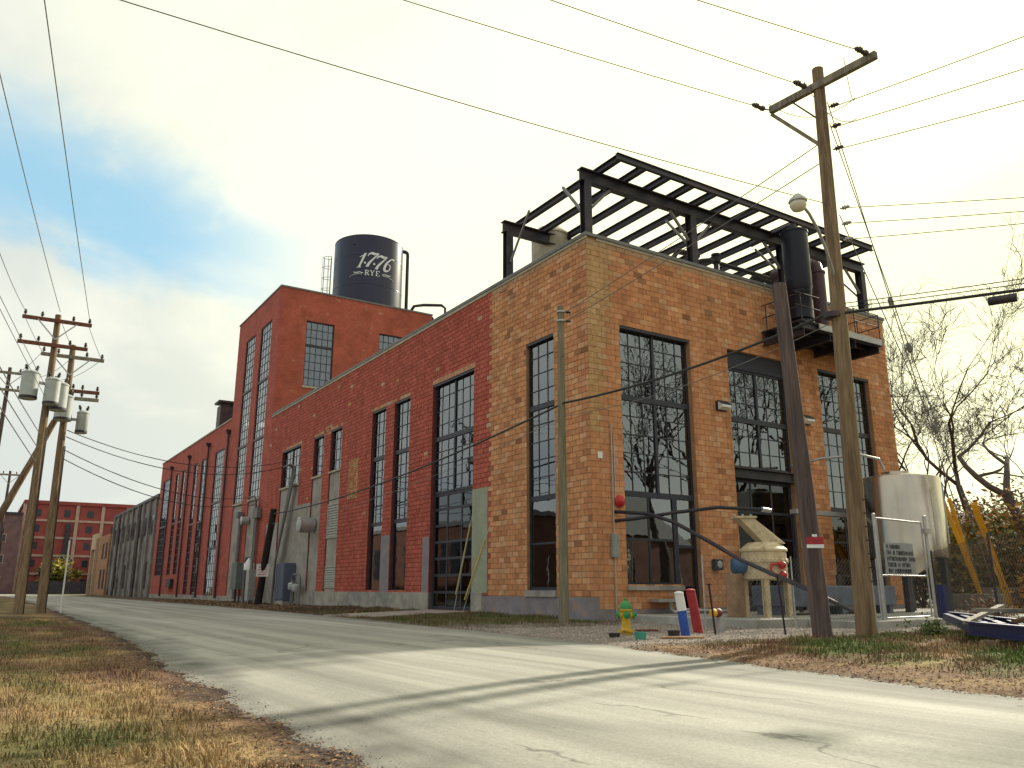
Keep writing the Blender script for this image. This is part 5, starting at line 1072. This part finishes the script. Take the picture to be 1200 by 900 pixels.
# left street lines
def lw(label, s_, px_, z, r=.013, k=1.8, sag=.2, group='lines along the left street side'):
    s_ = Vector(s_); e_ = at_z(*px_, z); wire(label, catenary(s_, s_+(e_-s_)*k, sag), r, m_wireg, group)
lw('thin wire over the street from the right end of the upper red crossarm', (-13.9,18.4,12.75), (55,0), 12.7); lw('thin wire over the street from the tip of the red crossarm pole', (-15.1,18.4,12.95), (0,75), 12.9, k=1.4); lw('thin wire over the street from the left end of the upper red crossarm', (-16.4,18.4,12.75), (0,290), 12.7, k=1.4)
for z, py_, nm in ((9.4,345,'first'),(9.0,360,'second'),(7.4,428,'third'),(6.8,452,'fourth'),(6.2,475,'fifth')): lw(nm+' highest line at transformer level along the left street side', (-15.2,18.2,z), (0,py_), z, .012 if z > 8 else .018, 1.5, .05, 'lower lines on the transformer pole')
for p, q in (((-15.1,18.8,12.9),(-14.2,20.3,11.6)), ((-13.9,18.7,12.6),(-13.05,20.4,11.55)), ((-16.4,18.7,12.6),(-15.5,20.4,11.55))): wire('short tie wire between the twin transformer poles', catenary(p, q, .05, 6), .012, group='tie wires between twin poles')
for p in ((-14.2,20.6,11.6),(-15.5,20.4,11.55),(-13.05,20.4,11.55)): wire('thin wire running on to the distant double crossarm pole', catenary(p, (p[0]-1.5,37.4,14.2), .5), .012, group='wires on to the distant poles')
e5 = Vector((-.85,31.0,8.7)); e6 = Vector((-.75,39.3,7.0))
for k, (z, e_, sg_) in enumerate(((8.0,e5+Vector((0,0,.35)),.9),(7.7,e5,1.0),(7.1,e6+Vector((0,0,.5)),.8),(6.7,e6,.9))):
    wire(('highest','second','third','lowest')[k]+' drooping service drop from the twin poles to the red wall', catenary((-14.1,20.1,z), e_, sg_, 18), .022, m_wire, 'service drops to the red wall')
# ------------------------------------------------------------------ far street
def bar_windows(t, F, rects, m_w, m_g, d=.02):
    for a, b, c, e in rects:
        mb = MB(); fbox(mb, F, a, b, c, e, d, -.1); w_ = mb.build('window', m_w, t); mb = MB(); fbox(mb, F, a+.12, (a+b)/2-.06, c+.12, e-.12, d+.02, d-.02); fbox(mb, F, (a+b)/2+.06, b-.12, c+.12, e-.12, d+.02, d-.02); mb.build('pane', m_g, w_)
m_pane = mat('far_pane', (.03,.035,.045), .15, .3, 2)
A = thing('grey_warehouse', 'weathered grey two storey warehouse adjoining the red factory', 'building', (8,101,0))
m_gw = mat('grey_render', (.22,.20,.18), .9, .25, .8, col2=(.14,.12,.11), c2scale=.3, c2lo=.48, c2hi=.6)
mb = MB(); mb.box((.1,80.3,0),(16,116,11.4)); mb.build('wall', m_gw, A); mb = MB(); mb.box((-.1,80.2,11.4),(16.2,116.2,11.75)); mb.build('parapet', m_steel, A)
bar_windows(A, lambda u, z, d: (.1-d, u, z), [(82+i*4.3, 84.6+i*4.3, 7.2, 9.6) for i in range(8)]+[(84+i*8, 86+i*8, 1, 4.2) for i in range(4)], m_frame, m_pane)
for i in range(9):
    mb = MB(); mb.box((-.15,80.6+i*4.3,0),(.098,81.2+i*4.3,11.38)); mb.build('pilaster', m_gw, A)
for i in (2, 6): mb = MB(); mb.tube([(-.3,81.7+i*4.3,.1),(-.3,81.7+i*4.3,11.3)], .1, 8); mb.build('downpipe', m_steel, A)
A = thing('tan_shopfront', 'small tan and orange brick building beyond the grey warehouse', 'building', (5,126,0))
m_tan = brickmat('tan_brick', (.38,.19,.09), (.33,.15,.08), (.3,.2,.13), .3, .1)
mb = MB(); mb.box((-.3,116.6,0),(12,136,9.2)); mb.build('wall', m_tan, A); mb = MB(); mb.box((-.7,130,7.4),(-.31,136,9.9)); mb.box((-.7,130,0),(-.31,130.5,7.4)); mb.box((-.7,135.5,0),(-.31,136,7.4)); mb.build('pediment', mat('cream_stone', (.44,.33,.22), .85, .15), A)
bar_windows(A, lambda u, z, d: (-.3-d, u, z), [(118,120,1,4),(122,124,1,4),(131,133,1,3.5),(133.6,135.2,.2,3.5),(118,120,5.5,8),(122,124,5.5,8)], m_frame, m_pane)
A = thing('red_frame_factory', 'big red factory with pale concrete frame grid closing the end of the street', 'building', (0,215,0))
m_rf = mat('factory_red', (.27,.06,.05), .85, .2, .5); m_fr = mat('factory_concrete', (.42,.30,.24), .85, .2, .6)
mb = MB(); mb.box((-9,200,0),(34,235,20.4)); mb.build('wall', m_rf, A); mb = MB(); mb.box((-9.3,199.6,20.4),(34.3,235.3,21.2)); mb.build('parapet', m_rf, A)
for x in (-9, -3.5, 2, 7.5, 13, 18.5, 24): mb = MB(); mb.box((x-.35,199.7,0),(x+.35,199.99,20.38)); mb.build('pilaster', m_fr, A)
for z in (4.2, 8.3, 12.4, 16.4): mb = MB(); mb.box((-9.2,199.8,z),(34,199.98,z+.5)); mb.build('floor_band', m_fr, A)
fF = lambda u, z, d: (u, 200-d, z)
bar_windows(A, fF, [(x, x+1.3, z, z+1.6) for x in (-6.8, -.8, 4.2, 9.6, 15.2) for z in (1.6, 6.0, 10.0, 14.0, 17.6) if (int(x*7+z*3)) % 3], m_frame, m_pane, .05)
mb = MB(); mb.box((-.2,199.5,0),(.9,199.98,16)); mb.build('duct', m_steel, A)
A = thing('purple_brown_wing', 'dark purplish brick wing beside the red frame factory', 'building', (-20,205,0))
m_pw = mat('wing_brick', (.15,.085,.09), .9, .25, .6); mb = MB(); mb.box((-30,192,0),(-9.4,230,17)); mb.build('wall', m_pw, A); mb = MB(); mb.box((-30.3,191.7,17),(-9.35,230,17.6)); mb.build('parapet', m_steel, A)
bar_windows(A, lambda u, z, d: (u, 192-d, z), [(-28+i*3.6, -26.4+i*3.6, z, z+1.8) for i in range(5) for z in (2, 6.5, 11)], m_fr, m_pane, .05)
A = thing('low_red_annex', 'low red brick annex with dark base in front of the red frame factory', 'building', (9,185,0))
mb = MB(); mb.box((5.5,178,2.4),(16,196,8.6)); mb.build('wall', m_rf, A); mb = MB(); mb.box((5.4,177.9,0),(16.1,196,2.398)); mb.build('base', m_steel, A); mb = MB(); mb.box((5.2,177.8,8.6),(16.2,196,8.9)); mb.build('parapet', m_steel, A)
A = thing('dark_hoarding', 'dark low wall with trees behind at the bend of the street', 'wall', (-1,182,0))
for i in range(6): mb = MB(); mb.box((-7+i*2,182,0),(-5.05+i*2,182.3,2.6)); mb.build('panel', m_steel, A)
# brick block on the other side of the street, seen mirrored in the street windows
A = thing('opposite_brick_block', 'long dark brick works across the street mirrored in the windows', 'building', (-34,60,0))
mb = MB(); mb.box((-46,40,0),(-24,110,7.5)); m_ob = brickmat('dark_works_brick', (.14,.06,.045), (.11,.05,.04), (.12,.08,.06)); mb.build('wall', m_ob, A); mb = MB(); mb.box((-46.2,39.8,7.5),(-23.8,110.2,7.9)); mb.build('parapet', m_copeg, A); mb = MB(); mb.box((-30,52,7.9),(-28.4,53.6,14)); mb.build('chimney', m_ob, A)
bar_windows(A, lambda u, z, d: (-24+d, u, z), [(42+i*5, 44.6+i*5, 2, 5.6) for i in range(13)], m_frame, m_pane)
A = thing('yard_house', 'brown house with gabled roof beyond the yard mirrored in the tall windows', 'building', (36,-42,0))
mb = MB(); mb.box((28,-50,0),(44,-38,5.5)); mb.build('wall', mat('house_brown', (.17,.09,.07), .9, .2, .7), A)
mb = MB(); mb.add([(27.5,-50.5,5.5),(44.5,-50.5,5.5),(44.5,-37.5,5.5),(27.5,-37.5,5.5),(27.5,-44,10),(44.5,-44,10)], [(0,3,2,1),(0,1,5,4),(2,3,4,5),(3,0,4),(1,2,5)]); mb.build('roof', m_copeg, A)
bar_windows(A, lambda u, z, d: (u, -38+d, z), [(30,31.5,1.5,3.5),(34,35.5,1.5,3.5),(40,41.5,1.5,3.5)], m_white, m_pane)
# white marker posts at the verge
for x, y in ((-13.3, 21.5),): 
    mb = MB(); mb.tube([(x,y,-.1),(x,y,3.2)], .035, 8); tag(mb.build('marker_post', m_white, None), 'thin white marker post beside the twin poles', 'post')
# ------------------------------------------------------------------ trees and shrubs
m_bark = mat('bark', (.075,.058,.05), .9, .3, 6, bump=.4, bscale=25)
def bare_tree(label, base, H_, seed, spread=.55, r0=.28, depth=6, lean=(0,0), fork=.3, twig=1., first=.8):
    rnd = random.Random(seed); base = Vector(base); t = thing('bare_tree', label, 'tree', base, 'bare winter trees'); tr = MB(); cr = MB()
    def grow(p, d, L_, r, lev):
        n = 4 if lev < 2 else 3; pts = [p]; rr = [r]; q = p; dd = d
        for i in range(n):
            dd = (dd+Vector((rnd.gauss(0,.11), rnd.gauss(0,.11), rnd.gauss(.035,.07)))*(1+.25*lev)).normalized(); q = q+dd*L_/n; pts.append(q); rr.append(max(r*(1-.38*(i+1)/n), .009*twig))
        (tr if lev == 0 else cr).tube(pts, rr, 9 if lev == 0 else (6 if lev < 3 else 3), lev < 2)
        if lev >= depth: return
        k = rnd.choice((2, 3, 3)) if lev < depth-1 else rnd.choice((3, 4, 4))
        for i in range(k):
            last = i == 0; s = len(pts)-1 if last else rnd.randint(max(1, n-2), n); a = rnd.uniform(0, 6.283); w_ = dd.orthogonal().normalized(); w_ = Matrix.Rotation(a, 3, dd) @ w_
            nd = (dd+w_*rnd.uniform(.35, 1.0)*spread*(1.3 if lev else 1)).normalized(); grow(pts[s], nd, L_*rnd.uniform(.62, .86)*(1 if lev else first), rr[s]*rnd.uniform(.6, .82), lev+1)
    grow(base-Vector((0,0,.2)), Vector((lean[0], lean[1], 1)).normalized(), H_*fork, r0, 0)
    tr.build('trunk', m_bark, t, smooth=True); cr.build('crown', m_bark, t); return t
bare_tree('leaning bare tree with long arching branches right behind the steel tank', (27,4.2,0), 26, 3, .85, .26, 7, (-.2,.15), .2, 1.3)
bare_tree('tall upright bare tree rising behind the wide yellow beam', (32,4.6,0), 30, 11, .6, .27, 7, (.03,0), .24, 1.3)
bare_tree('thin bare tree with fine twigs beside the far end of the orange gable', (30,9.0,0), 26, 23, .8, .2, 7, (-.15,.1), .2, 1.3)
bare_tree('slender bare tree standing further up the shrubby slope', (38,9.3,0), 30, 31, .75, .24, 7, (0,.1), .22, 1.4)
bare_tree('spreading bare tree whose boughs reach in over the black fence', (22,-4.6,0), 30, 8, .95, .34, 7, (-.05,.25), .2, 1.2)
bare_tree('big bare tree across the yard mirrored in the first tall window', (15.8,-13.2,0), 30, 41, .5, .40, 6, (0,0), .13, 1.6, 1.5)
bare_tree('old bare tree with heavy boughs mirrored in the middle window', (22,-14.5,0), 32, 52, .55, .46, 6, (0,0), .14, 1.6, 1.5)
bare_tree('bare tree further out mirrored in the window under the balcony', (31,-15,0), 34, 63, .55, .42, 6, (0,0), .16, 1.6, 1.4)
def shrub(label, c_, rx, rz, n, pal, seed, ls=.16):
    rnd = random.Random(seed); c_ = Vector(c_); t = thing('shrub', label, 'shrub', c_, 'shrubs on the slope behind the yard'); vs = []; fs = []; vc = []
    cl = [(rnd.gauss(0,.42)*rx, rnd.gauss(0,.42)*rx, rnd.uniform(.1,1)*rz, rnd.uniform(.35,.8)) for _ in range(26)]
    cc = [rnd.choice(pal) for _ in cl]
    for k in range(n):
        i = rnd.randrange(len(cl)); q = cl[i]; s = q[3]*rx*.42; p = c_+Vector((q[0]+rnd.gauss(0,s), q[1]+rnd.gauss(0,s), max(.05, q[2]+rnd.gauss(0,s))))
        u = Vector((rnd.gauss(0,1), rnd.gauss(0,1), rnd.gauss(0,1))).normalized(); w_ = u.orthogonal().normalized(); l = ls*rnd.uniform(.6,1.4); j = len(vs)
        vs += [tuple(p-u*l), tuple(p+w_*l*.45), tuple(p+u*l), tuple(p-w_*l*.45)]; fs.append((j,j+1,j+2,j+3)); f = rnd.uniform(.65,1.4); vc += [tuple(x*f for x in cc[i])]*4
    o = vmesh('foliage', vs, fs, vc, m_blade, False); o.parent = t; o.location = -c_; WL[o.name] = Vector((0,0,0))
    st = MB()
    for i in range(9): q = cl[i]; st.tube([c_, c_+Vector((q[0]*.5,q[1]*.5,q[2]*.6)), c_+Vector((q[0],q[1],q[2]))], [.05,.035,.012], 5)
    st.build('stems', m_bark, t)
OL_, OR_, DG, BR = (.17,.15,.03), (.26,.13,.03), (.05,.07,.022), (.15,.09,.045)
shrub('olive green bushy shrub behind the crossing yellow beams', (26,4.6,0), 2.4, 3.9, 4600, [OL_, OL_, DG, BR], 1)
shrub('orange brown autumn shrub behind the wide yellow beam', (27,1.8,0), 2.5, 4.6, 4600, [OR_, OL_, BR, OR_], 2)
shrub('golden green shrub beside the orange brown one', (24.5,-.6,0), 2.5, 4.2, 4600, [OL_, OR_, OL_, DG], 3)
shrub('dark shrub close behind the steel tank', (27.5,7.6,0), 2.2, 3.4, 3400, [DG, BR, DG, OL_], 4)
shrub('rusty leaved shrub past the edge of the black fence', (21.5,-3.6,0), 2.2, 4.0, 3600, [OR_, BR, OL_], 5)
shrub('low dark evergreen shrub under the bare trees', (36,9.5,0), 3.4, 4.6, 3600, [DG, BR, BR], 6)
shrub('brown thicket under the tall upright bare tree', (36,4.5,0), 3.6, 6.2, 4200, [BR, (.12,.075,.06), OL_], 7)
shrub('pale dead brush pile by the gate post', (6.6,-9.0,.05), .7, .6, 900, [(.30,.16,.09), (.24,.13,.08), BR], 8, .08)
shrub('clump of green weeds at the foot of the tall pole', (-.4,-11.4,.1), .4, .25, 600, [(.07,.10,.025), (.10,.12,.03), DG], 9, .04)
shrub('golden autumn tree at the bend of the street', (-1.5,187,0), 3.2, 6.5, 2500, [(.32,.2,.03), (.2,.17,.03), DG], 10, .5)
